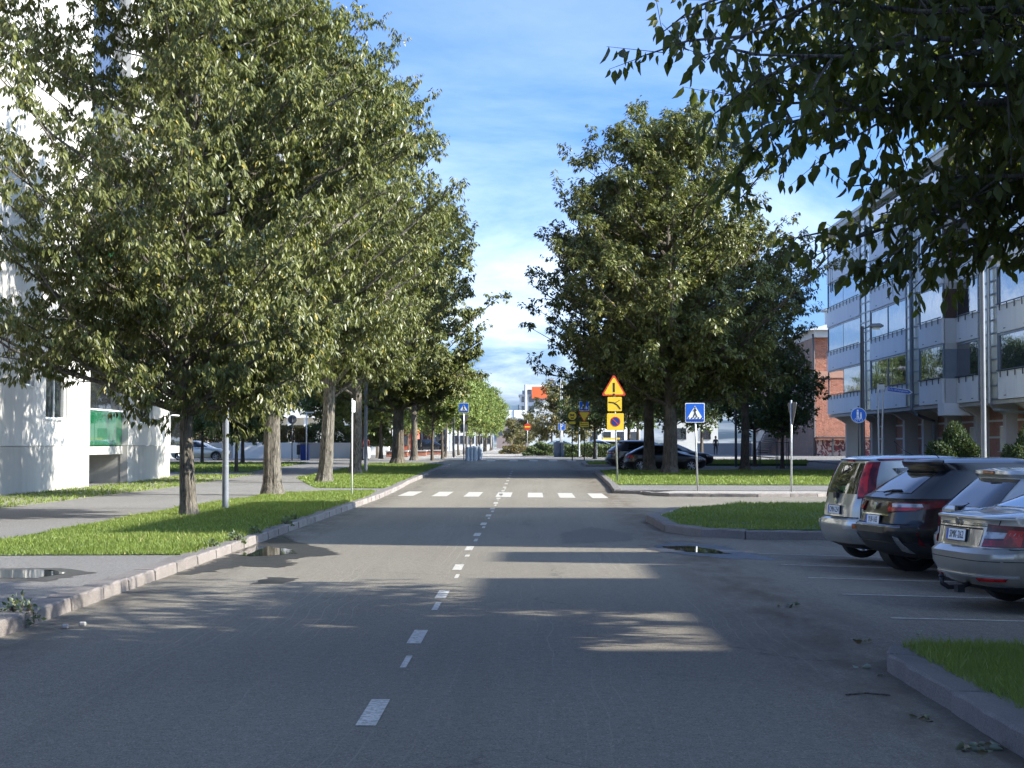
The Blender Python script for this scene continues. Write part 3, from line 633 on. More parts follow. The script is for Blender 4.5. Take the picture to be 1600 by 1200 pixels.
    # windows on the far narrow corner at the top
    for k in range(3):
        m = MB(); z = 12.0; m.box(XA - .02, XA + .02, 113.2 + .7 * k, 113.24 + .7 * k, z, z + 1.8, FRAMED); B('corner_mullion', m)
right_block()
def side_block():
    root = thing('shade_block', 'plain pale unseen block added beyond the right frame edge to shade the road and parked cars', 'building', (21, 8, 0)); B = absb(root)
    m = MB(); m.box(20.5, 34, -30, 7.6, 0, 17, RENDER); m.box(20.5, 34, 7.6, 19.1, 0, 11.1, RENDER); m.box(20.5, 32, 12.6, 16.3, 11.1, 12.7, RENDER); m.box(20.5, 32, 19.2, 21.3, 0, 12.6, RENDER); m.box(20.5, 34, 22.6, 37.5, 0, 16.4, RENDER); m.box(22.5, 33, 21.3, 22.6, 0, 9, RENDER); B('wall', m)  # added unseen volumes, heights shaped to throw shade bands over the road
    m = MB(); m.box(20.2, 34.3, -30, 7.7, 17, 17.2, ROOFM); m.box(20.3, 34.3, 7.71, 12.5, 11.1, 11.3, ROOFM); m.box(20.3, 34.3, 16.4, 19.1, 11.1, 11.3, ROOFM); m.box(20.2, 34.3, 22.7, 37.6, 16.4, 16.6, ROOFM); B('roof', m)
    for k in range(4):
        for j in range(14):
            y = -26 + 3.1 * j
            if z_ok(k, y): window(B, root, 'x', 20.44, y, y + 1.5, 1.2 + 2.9 * k, 2.7 + 2.9 * k, -1, frame=FRAMEW)
def z_ok(k, y): return (y < 16 and k < 3) or y < 16
side_block()

# --- brick building
def brick_house():
    root = thing('red_brick_building', 'old red brick building with metal eaves behind the round dark tree, before the apartment block', 'building', (26, 143, .5)); B = absb(root)
    m = MB(); m.box(24.02, 46, 141, 141.3, .2, 10.6, BRICK); B('front_wall', m)
    m = MB(); m.box(24, 24.3, 141.3, 178, .2, 10.6, BRICKY); B('side_wall', m)
    m = MB(); m.box(23.9, 46, 140.5, 178.2, 10.6, 11.2, CONC); B('eaves', m)
    m = MB(); m.add([(23.3, 140.2, 11.2), (46.5, 140.2, 11.2), (46.5, 178.6, 11.2), (23.3, 178.6, 11.2), (30, 146, 13.2), (44, 146, 13.2), (44, 174, 13.2), (30, 174, 13.2)], [(0, 1, 5, 4), (1, 2, 6, 5), (2, 3, 7, 6), (3, 0, 4, 7), (4, 5, 6, 7), (0, 3, 2, 1)], ROOFM); r = B('roof', m)
    m = MB(); m.box(26.8, 29, 150, 152, 11.8, 13.6, WALLW); m.box(26.5, 29.3, 149.7, 152.3, 13.6, 13.8, CONC); B('roof_hatch', m, r)
    m = MB(); m.box(24, 46, 140.94, 141, 7.2, 7.75, stained('pale_band', (.46, .25, .17), (.34, .18, .12))); B('string_course', m)
    m = MB(); m.tube([(23.85, 140.9, 10.9), (23.9, 140.85, 10), (23.9, 140.85, .3)], .09, FRAMED, 8); B('rain_pipe', m)
    gm, nt, b, o = newmat('sprayed_panel'); v = vmap(nt, 'World'); n = ramp(nt, noise(nt, 1.1, 3, .6, v, 2.2), .50, .54); n2 = ramp(nt, noise(nt, 2.2, 2, .5, v, 1.5), .56, .60)
    nt.links.new(mixc(nt, n2, mixc(nt, n, (.62, .46, .38), (.30, .06, .06)), (.10, .05, .06)), b.inputs['Base Color']); setp(b, Roughness=.8)
    m = MB(); m.box(24.1, 46, 140.7, 140.94, .3, 1.95, gm); B('painted_base_wall', m)
    m = MB(); m.box(24, 46, 139.6, 140.9, 2.05, 2.2, FRAMED)
    for x in (25.2, 26.4, 27.6): m.box(x, x + .12, 139.7, 139.85, .4, 2.05, FRAMED)
    B('canopy', m)
    for k, y in enumerate((146, 150, 155, 160, 166)):
        for z in (3.2, 6.4): window(B, root, 'x', 23.94, y, y + 1.5, z, z + 1.9, -1, frame=FRAMED)
    # outside stair along the shaded side
    st = MB()
    for i in range(14): st.box(22.6, 23.8, 168 - i * .75, 168.75 - i * .75, .45 + .22 * i, .6 + .22 * i, CONC)
    s = B('outside_stair', st); m = MB(); m.add([(22.58, 168.7, .5), (22.58, 158.2, 3.6), (22.58, 158.2, 4.8), (22.58, 168.7, 1.7), (22.52, 168.7, .5), (22.52, 158.2, 3.6), (22.52, 158.2, 4.8), (22.52, 168.7, 1.7)], [(0, 1, 2, 3), (4, 7, 6, 5), (0, 4, 5, 1), (1, 5, 6, 2), (2, 6, 7, 3), (3, 7, 4, 0)], FRAMEB)
    m.box(22.5, 23.9, 150, 158.2, 3.5, 3.65, CONC); m.box(22.5, 22.56, 150, 158.2, 3.65, 4.8, FRAMEB); B('stair_side', m, s)
brick_house()

def block(name, label, x0, x1, y0, y1, h, wall, wins=None, roof=ROOFM, z0=None, extra=None, cat='building'):
    z = hy(y0) - .1 if z0 is None else z0; root = thing(name, label, cat, ((x0 + x1) / 2, y0, z)); B = absb(root)
    m = MB(); m.box(x0, x1, y0, y1, z, z + h, wall); B('wall', m)
    m = MB(); m.box(x0 - .3, x1 + .3, y0 - .3, y1 + .3, z + h, z + h + .3, roof); B('roof', m)
    if wins:
        for (n, w, hh, rows, zf, dz) in wins:
            for r in range(rows):
                for i in range(n):
                    xx = x0 + (x1 - x0) * (i + .5) / n; window(B, root, 'y', y0 - .06, xx - w / 2, xx + w / 2, z + zf + dz * r, z + zf + dz * r + hh, -1, frame=FRAMED, sill=False, mull=0)
    if extra: extra(B, root, z)
    return root
# white building behind the wall and hedge on the left
def colonnade(B, root, z):
    for i in range(16):
        x = -43 + 1.55 * i; m = MB(); m.box(x, x + .35, 156.4, 156.75, z, z + 3.6, WALLW); B('column', m)
    m = MB(); m.box(-43.5, -18, 156.2, 158, z + 3.6, z + 4.3, WALLW); B('canopy', m)
block('white_office_building', 'long white building with a columned ground floor behind the reddish hedge', -46, -13.5, 158, 175, 11.5, WALLW, [(14, 1.4, 1.7, 3, 1.2, 3.4)], extra=colonnade)
block('grey_shop_building', 'grey building with dark shop fronts behind the left tree trunks', -17.5, -10.8, 215, 230, 9.5, stained('grey_blue_render', (.33, .35, .38), (.25, .27, .30)), [(4, 1.2, 2.0, 2, .8, 3.4)])
block('pale_house', 'pale house with white walls glimpsed between the row trunks beyond the bollards', -12.6, -6.0, 262, 275, 8.0, WALLW, [(5, .9, 1.3, 2, 1.0, 3.0)])
block('red_brick_shop', 'low red painted shop seen between the trunks left of the bollards', -16.2, -13.6, 196, 204, 3.0, stained('red_paint', (.50, .10, .05), (.4, .09, .05)), [(1, .9, 1.2, 1, .9, 3)])
# far buildings closing the street
def orange_bits(B, root, z):
    om = stained('orange_cladding', (.70, .14, .04), (.55, .10, .03)); m = MB(); m.box(.35, 5.2, 439.0, 439.9, 13.5, 16.6, om); B('orange_front', m)
    m = MB(); m.box(-2.2, .3, 442, 452, 14.6, 15.7, FRAMEB); m.box(-.9, 5.2, 441, 452, 15.9, 17.2, WALLW); B('penthouse', m)
    m = MB(); m.box(-3.3, -3.05, 439.2, 439.6, z, 11.8, FRAMED); B('corner_pipe', m)
    for i in range(2):
        for r in range(5): window(B, root, 'y', 439.9, -2.3 + 1.9 * i, -1.0 + 1.9 * i, 2.8 + 2.45 * r, 4.2 + 2.45 * r, -1, frame=FRAMED, sill=False)
    m = MB(); m.add([(-.2, 438.6, 11.6), (6.5, 436, 14.2), (6.5, 440, 14.2), (-.2, 440, 11.6), (-.2, 438.6, 11.4), (6.5, 436, 14.0), (6.5, 440, 14.0), (-.2, 440, 11.4)], [(0, 1, 2, 3), (4, 7, 6, 5), (0, 4, 5, 1), (1, 5, 6, 2), (2, 6, 7, 3), (3, 7, 4, 0)], FRAMEW); B('awning', m)
block('white_orange_building', 'white multi storey building with an orange clad upper front at the street end', -2.9, 12.5, 440, 460, 13.7, stained('pale_grey_render', (.62, .62, .60), (.42, .43, .44), .8), extra=orange_bits)
def low_roofs(B, root, z):
    m = MB(); m.box(-6.0, -.9, 318, 324, z + 5.8, z + 7.4, PANELW); m.box(-3.35, -3.1, 317.9, 318, z + 5.8, z + 7.4, FRAMEB); B('roof_box', m)
block('low_brown_building', 'low brown building with pale roof boxes between the limes and the orange building', -6.4, -.3, 315, 330, 5.6, stained('brown_wall', (.26, .20, .18), (.2, .16, .15)), [(4, .8, 1.3, 1, 2.6, 3)], extra=low_roofs)
c = thing('chimney_stack', 'slender dark chimney far behind the low brown building', 'chimney', (-1.25, 420, .7)); m = MB(); m.tube([(0, 0, 0), (0, 0, 9), (0, 0, 15.8)], [.45, .38, .32], CONC, 10); m.build('shaft', c)
block('white_shed', 'low white wall and shed behind the shaded person on the right', 17.0, 23.0, 205, 214, 4.6, stained('shed_white', (.55, .53, .48), (.4, .39, .36)), [(2, 1.2, 1.4, 1, 1.6, 3)])
block('far_apartments', 'pale apartments mostly hidden behind the crowns of the right poplars', 8.9, 17.2, 262, 276, 12.0, WALLW, [(4, 1.2, 1.5, 3, 1.4, 3.2)])

# retaining wall on the left: concrete slabs
root = thing('retaining_wall', 'long white concrete retaining wall under the reddish hedge on the left', 'wall', (-22, 130.5, .45)); B = absb(root)
for i in range(8):
    x0 = -33.5 + 2.55 * i; m = MB(); m.box(x0, x0 + 2.53, 130.4, 130.7, .3, 1.72, WALLW if i % 3 else RENDER); B('wall_slab', m)
m = MB(); m.box(-33.5, -13.1, 130.7, 132.6, .3, 1.66, SOIL); B('planting_bed', m); m = MB(); m.box(-13.1, -12.9, 129.6, 134, .3, 1.75, WALLW); B('return_slab', m)
for i in range(3):
    o = thing('low_planter', ['low brick edged planter left of the dark trunk, nearest', 'low brick edged planter in the middle of three by the dark trunk', 'low brick edged planter farthest right by the slim trunk'][i], 'planter', (-11.2 + i * 1.0, 140 + i * 9, hy(140)))
    m = MB(); m.box(-.9, .9, -.3, .3, 0, .45, BRICK); m.build('box', o); m = MB(); m.box(-.95, .95, -.35, .35, .45, .55, CONC); m.build('coping', o)
sheet('ramp_wall', [(16.2, 164), (21.8, 164), (21.8, 164.3), (16.2, 164.3)], 1.1, stained('ramp_concrete', (.45, .43, .40), (.33, .32, .3)), side=1.4)
# ------------------------------------------------------------------ trees
def unit(a): return a / (np.linalg.norm(a, axis=-1, keepdims=True) + 1e-9)
def leaves(P, D, Ln, rg, wr=.38, cup=.18, fine=False, face=None):
    """P base points, D leaf axis, Ln lengths -> vertices, faces"""
    n = len(P); rv = rg.normal(size=(n, 3)); rv[:, 2] *= .5
    if face is not None: rv = rv * .38 + face
    S = unit(np.cross(D, rv)); Nn = np.cross(S, D); W = (Ln * wr)[:, None]; Lc = Ln[:, None]
    if not fine:
        V = np.empty((n, 4, 3)); V[:, 0] = P; V[:, 1] = P + D * Lc * .45 + S * W * .5 + Nn * W * cup; V[:, 2] = P + D * Lc; V[:, 3] = P + D * Lc * .45 - S * W * .5 + Nn * W * cup
        k = np.arange(n)[:, None] * 4; F = np.concatenate([k + np.array([0, 1, 2]), k + np.array([0, 2, 3])], 0)
        return V.reshape(-1, 3), F
    # broader leaf: 8 points, folded along the midrib, drooping tip
    prof = [(0, 0), (.18, .36), (.42, .50), (.72, .27), (1.0, 0)]; dr = np.array([0, .01, .03, .10, .22]); V = np.empty((n, 10, 3)); down = np.array([0, 0, -1.])
    mid = []
    V[:, 0] = P; V[:, 1] = P + D * Lc
    a = []
    for t, w in prof[1:4]:
        c = P + D * Lc * t; a.append((c + S * W * w + Nn * W * cup * 1.2, c, c - S * W * w + Nn * W * cup * 1.2))
    bend = Lc * .16
    V[:, 1] -= Nn * bend
    for i, (l, c, r) in enumerate(a):
        sh = Nn * bend * [.05, .2, .55][i]; V[:, 2 + i] = l - sh; V[:, 5 + i] = r - sh
    V[:, 8] = a[1][1] - Nn * bend * .2; V[:, 9] = a[2][1] - Nn * bend * .55
    fs = [(0, 2, 8), (2, 3, 8), (3, 4, 9), (3, 9, 8), (4, 1, 9), (0, 8, 5), (5, 8, 6), (6, 9, 7), (6, 8, 9), (7, 9, 1)]
    k = np.arange(n)[:, None] * 10; F = np.concatenate([k + np.array(f) for f in fs], 0)
    return V.reshape(-1, 3), F
def leaf_tint(n, rg, faces_per, yellow=.02):
    t = np.clip(rg.normal(.45, .25, n), 0, .9); t[rg.random(n) < yellow] = 1; return np.tile(t, faces_per)
def tree(name, label, cat, x, y, z, height, cb, rad, nl, ns, nsh, nlf, ll, seed, tr, mat, bark=BARK, lean=(0, 0), droop=.6, bottom=.55, group=None, lop=None,
         wr=.40, shoot=.55, tdr=(1.25, .35), yellow=.02, fork=None, gap=0, up=.35, fpk=.33):
    rg = np.random.default_rng(seed); root = thing(name, label, cat, (x, y, z), 0, group)
    H = height
    # trunk: furrowed, flared at the base
    th = H * .86; npz = 16; path = []; rr = []; wob1, wob2 = rg.uniform(-.12, .12, 2)
    for i in range(npz):
        t = i / (npz - 1); t2 = t ** 1.25; path.append((lean[0] * t2 * th / 10 + wob1 * math.sin(t * 5), lean[1] * t2 * th / 10 + wob2 * math.sin(t * 4 + 1), th * t2 - .08)); rr.append(tr * (1 - .86 * t2) * (1 + .55 * math.exp(-t2 * th / .22)))
    nseg = 26; ridge = rg.uniform(-1, 1, nseg); 
    mb = MB(); mb.tube(path, rr, bark, nseg, wob=lambda i, k: 1 + .055 * (ridge[k] + .5 * math.sin(k * 2.4 + i * 1.7)) + .02 * math.sin(i * 2.1 + k)); mb.build('trunk', root, smooth=False)
    pz = np.array([p[2] for p in path]); px_ = np.array([p[0] for p in path]); py_ = np.array([p[1] for p in path])
    def tp(h): return np.array([np.interp(h, pz, px_), np.interp(h, pz, py_), h])
    def env(f):
        f = np.asarray(f); return np.where(f > fpk, np.sqrt(np.clip(1 - ((f - fpk) / (1.02 - fpk)) ** 2, 0, 1)), bottom + (1 - bottom) * (f / fpk))
    az = (np.arange(nl) * 2.39996 + rg.uniform(-.4, .4, nl)); ft = (np.arange(nl) + rg.uniform(0, 1, nl)) / nl; ft = ft ** .92; rg.shuffle(ft)
    lob = 1 + .16 * np.sin(az * 3 + seed) * np.cos(ft * 9 + seed); limbs = []; mb = MB(); secs = []
    for i in range(nl):
        zc = cb + ft[i] * (H - cb); r = rad * float(env(ft[i])) * lob[i] * rg.uniform(.80, 1.03)
        if lop: r *= lop(az[i], ft[i])
        tip = np.array([math.cos(az[i]) * r, math.sin(az[i]) * r, zc]); rise = r * rg.uniform(.35, .85) if ft[i] > .15 else r * rg.uniform(-.05, .35)
        h0 = min(max(cb * .78, zc - rise), th * .97); a = tp(h0); tip = tip + np.array([a[0], a[1], 0])
        m = (a + tip) / 2 + np.array([0, 0, -.10 * r + rg.uniform(-.1, .2)]); r0 = tr * (.33 if ft[i] < .7 else .16) * rg.uniform(.6, 1.1)
        ts = np.linspace(0, 1, 6); pts = [(1 - t) ** 2 * a + 2 * t * (1 - t) * m + t * t * tip + (rg.normal(size=3) * .05 * r * .3 if 0 < t < 1 else 0) for t in ts]
        mb.tube(pts, [r0 * (1 - .82 * t) for t in ts], bark, 6, cap=False)
        for s in range(ns):
            t = .12 + .88 * (s + rg.uniform(.1, .9)) / ns; k = t * 5; i0 = min(int(k), 4); b = pts[i0] * (1 - (k - i0)) + pts[i0 + 1] * (k - i0)
            od = unit(tip - a); d = unit(od * .6 + rg.normal(size=3) * .62 + np.array([0, 0, up])); L = rg.uniform(.45, 1.15) * (rad / 4.5) * (1.15 - .4 * t)
            e = b + d * L; secs.append((b, e)); mb.tube([b, (b + e) / 2 + rg.normal(size=3) * .05, e], [r0 * .28, r0 * .18, .006], bark, 3, cap=False)
    mb.build('branches', root, fixn=False)
    B = np.array([s[0] for s in secs]); E = np.array([s[1] for s in secs]); K = len(B)
    # shoots
    tt = rg.uniform(.15, 1.0, (K, nsh)); tt[:, -1] = 1; SB = (B[:, None] * (1 - tt[..., None]) + E[:, None] * tt[..., None]).reshape(-1, 3)
    dd = unit(E - B); SD = unit(np.repeat(dd, nsh, 0) * .5 + rg.normal(size=(K * nsh, 3)) * .65 + np.array([0, 0, up])); SL = rg.uniform(.45, 1.1, K * nsh) * shoot
    if gap: keep = rg.random(len(SB)) > gap; SB, SD, SL = SB[keep], SD[keep], SL[keep]
    M = len(SB); q = ((np.arange(nlf) + .5) / nlf) ** .55; q = q[None] * rg.uniform(.85, 1.08, (M, nlf))
    P = (SB[:, None] + SD[:, None] * (SL[:, None] * q)[..., None]).reshape(-1, 3); D0 = np.repeat(SD, nlf, 0); rad_ = rg.normal(size=(M * nlf, 3)); rad_ = unit(np.cross(D0, rad_))
    D = unit(rad_ * .62 + D0 * .30 + np.array([0, 0, -droop * 1.25]) + rg.normal(size=(M * nlf, 3)) * .12); Ln = ll * rg.uniform(.65, 1.25, M * nlf)
    hz_ = unit(P - np.array([0, 0, (cb + H) * .45])); fc = unit(hz_ * .5 + rad_ * .5 + np.array([0, 0, .55])); V, F = leaves(P + D * (ll * .18), D, Ln, rg, wr, face=fc); me = npmesh('crown', V, F, mat, leaf_tint(M * nlf, rg, 2, yellow)); c = link('crown', me, root); c['kind'] = 'stuff'
    return root
# the left avenue: poplars with drooping leaves
GL = 'poplars along the left verge'
tree('poplar_tree', 'nearest poplar on the left verge, slim pale trunk beside the tall grey lamp post', 'tree', -7.20, 35.2, .12, 13.1, 2.75, 4.7, 112, 12, 8, 15, .155, 11, .165, LEAF, lop=lambda a, f: 1 + .34 * max(0, -math.cos(a)), droop=.85, group=GL, bottom=.66, wr=.35, shoot=.5)
tree('poplar_tree', 'second poplar on the left verge, thick furrowed trunk right of the lamp post', 'tree', -7.65, 49.3, .12, 15.4, 3.5, 4.9, 92, 11, 8, 13, .17, 12, .27, LEAF, lean=(.15, 0), droop=.8, group=GL, wr=.34)
tree('poplar_tree', 'third poplar on the left verge, kinked brown trunk leaning slightly right', 'tree', -7.95, 64.0, .12, 16.9, 4.1, 5.2, 84, 10, 8, 12, .19, 13, .27, LEAF, lean=(.35, 0), droop=.8, group=GL, wr=.36)
p4 = tree('poplar_tree', 'fourth poplar on the left verge, trunk forked into two limbs behind the thin sign post', 'tree', -8.1, 77.0, .15, 18.0, 4.6, 6.2, 80, 10, 8, 11, .21, 14, .28, LEAF, droop=.7, group=GL, wr=.42)
mb = MB(); mb.tube([(0, 0, 3.6), (-.5, 0, 4.5), (-1.5, .1, 6.3)], [.17, .15, .09], BARK, 10); mb.tube([(0, 0, 4.0), (.35, 0, 4.7), (1.1, 0, 6.4)], [.15, .13, .08], BARK, 10); mb.build('limb', p4)
tree('poplar_tree', 'fifth poplar on the left verge, dark shaded trunk at the end of the grass', 'tree', -7.9, 99.0, .42, 16.4, 4.0, 6.5, 80, 10, 8, 12, .25, 15, .36, LEAF, bark=BARKD, droop=.6, group=GL, wr=.45)
tree('poplar_tree', 'sixth poplar on the left, slim sunlit trunk behind the dark shaded one', 'tree', -7.9, 113.0, .5, 13.5, 4.0, 5.2, 40, 8, 7, 8, .28, 16, .24, LEAF, group=GL, wr=.45)
tree('poplar_tree', 'tall poplar behind the left avenue with only its crown showing above the third trunk', 'tree', -13.5, 88.0, .3, 17.0, 4.8, 5.2, 45, 8, 7, 8, .26, 17, .25, MAPLE, group=None, wr=.5)
# right group
GR = 'two big poplars behind the parked dark cars'
lopr = lambda a, f: 1.0 + .12 * max(0, math.cos(a)) * (1 if .25 < f < .65 else 0) 
tree('poplar_tree', 'big poplar on the right verge, the thicker and nearer trunk before the black car', 'tree', 6.45, 77.5, .25, 16.9, 4.0, 6.6, 104, 11, 9, 12, .22, 21, .34, LEAF, bark=BARKD, lean=(.0, .0), droop=.55, group=GR, wr=.44, bottom=.75, lop=lopr, fpk=.38)
tree('poplar_tree', 'second big poplar on the right, slimmer dark trunk just left of the thicker one', 'tree', 5.9, 83.0, .25, 13.8, 4.4, 6.2, 64, 10, 8, 11, .24, 22, .30, LEAF, bark=BARKD, droop=.55, group=GR, wr=.44, bottom=.8)
tree('poplar_tree', 'broad poplar at the right end of the big crown, reaching toward the apartment block', 'tree', 11.0, 86.0, .25, 12.6, 4.4, 4.0, 44, 9, 8, 10, .24, 23, .24, LEAF, bark=BARKD, droop=.55, wr=.44, bottom=.7)

# small limes and maples as shared crowns
def small_tree_proto(seed, mat, H, rad, cb, ll, name, nl=34, ns=7, nsh=6, nlf=8, tr=.10, bark=BARKD, wr=.75, bottom=.85, droop=.4):
    return tree(name, None, None, 0, 0, 0, H, cb, rad, nl, ns, nsh, nlf, ll, seed, tr, mat, bark=bark, droop=droop, wr=wr, bottom=bottom, shoot=.5, yellow=.04)
def place(proto, first, x, y, z, s, rz, label, group=None, cat='tree'):
    o = proto if first else copy_tree(proto); o.location = (x, y, z); o.scale = (s, s, s); o.rotation_euler = (0, 0, rz); props(o, label, cat)
    if group: o['group'] = group
    elif 'group' in o: del o['group']
    return o
limeA = small_tree_proto(31, LIME, 7.2, 2.3, 2.7, .17, 'lime_tree'); limeB = small_tree_proto(32, LIME, 6.6, 2.2, 2.6, .18, 'lime_tree')
GLM = 'row of clipped lime trees beyond the bollards'
rnd = random.Random(5); used = {id(limeA): False, id(limeB): False}
for k in range(15):
    y = 120 + 8.5 * k; pr = limeA if k % 2 == 0 else limeB
    place(pr, not used[id(pr)], -7.0 + .012 * (y - 120) + rnd.uniform(-.15, .15), y, hy(y), 1.12 * rnd.uniform(.94, 1.05), rnd.uniform(0, 6),
          (['nearest clipped lime tree of the street row beyond the bollards', 'second clipped lime tree of the street row beyond the bollards', 'third clipped lime tree of the street row beyond the bollards', 'fourth clipped lime tree of the street row, behind the bollards'] + ['clipped lime tree far down the sunlit street row beyond the bollards'] * 20)[k], GLM); used[id(pr)] = True
for k in range(9):
    y = 122 + 12 * k; pr = limeA if k % 2 else limeB
    place(pr, False, -12.2 + rnd.uniform(-.2, .2), y, hy(y), 1.15 * rnd.uniform(.94, 1.05), rnd.uniform(0, 6), (['nearest lime of the second row, left of the dark sign backs', 'second lime of the second row, left of the crossing sign'] + ['lime tree deeper in the second row, seen between the street row trunks'] * 20)[k], 'second row of lime trees')
mapA = small_tree_proto(33, MAPLE, 7.6, 3.0, 2.9, .20, 'maple_tree', nl=40, tr=.13)
place(mapA, True, 13.2, 98.5, hy(98), .88, 0, 'round dark tree in a steel guard left of the thin yield sign', 'small trees in steel guards')
place(mapA, False, 14.0, 93.0, hy(93), .86, 2, 'round dark tree in a steel guard right before the brick building stair', 'small trees in steel guards')
for k, (x, y, s, lb) in enumerate([(10.2, 118, 1.1, 'shaded tree behind the black car bonnet, left of the walking person'), (7.2, 122, 1.15, 'shaded tree behind the dark estate car'),
                               (13.0, 127, 1.05, 'shaded tree right behind the walking person'), (4.9, 128, .95, 'shaded tree right of the yield sign post'), (9.0, 140, 1.2, 'far shaded tree between the big poplar trunks')]):
    place(mapA, False, x, y, hy(y), s, k * 1.3, lb)
for k, (x, y, s, lb) in enumerate([(-14.2, 80.5, .72, 'slim young tree with thin dark trunk left of the wall end'), (-20.5, 104, .85, 'young green tree between the lamp post and the thick trunk, before the white wall'), (-17.3, 100, .95, 'bright green tree on the far left lawn before the white wall'),
                               (-23.0, 112, .9, 'slim dark tree left of the lamp post in front of the white wall'), (-15.0, 124, 1.25, 'leafy tree behind the white wall, left of the third poplar trunk'), (-11.6, 129, 1.2, 'leafy tree behind the walking person')]):
    place(mapA, False, x, y, hy(y), s, k * 1.9 + 1, lb)
autA = small_tree_proto(34, AUTUMN, 7.4, 2.5, 1.8, .20, 'rowan_tree', nl=36)
place(autA, True, 2.3, 172, hy(172), 1.0, 0, 'brownish rowan tree right of the no entry sign')
place(autA, False, 5.2, 180, hy(180), .95, 2, 'brownish rowan tree behind the parking sign')
place(autA, False, -.5, 196, hy(196), .62, 1, 'low grey green tree left of the no entry sign')
place(autA, False, -2.2, 205, hy(205), .55, 4, 'small grey green tree at the far street end')

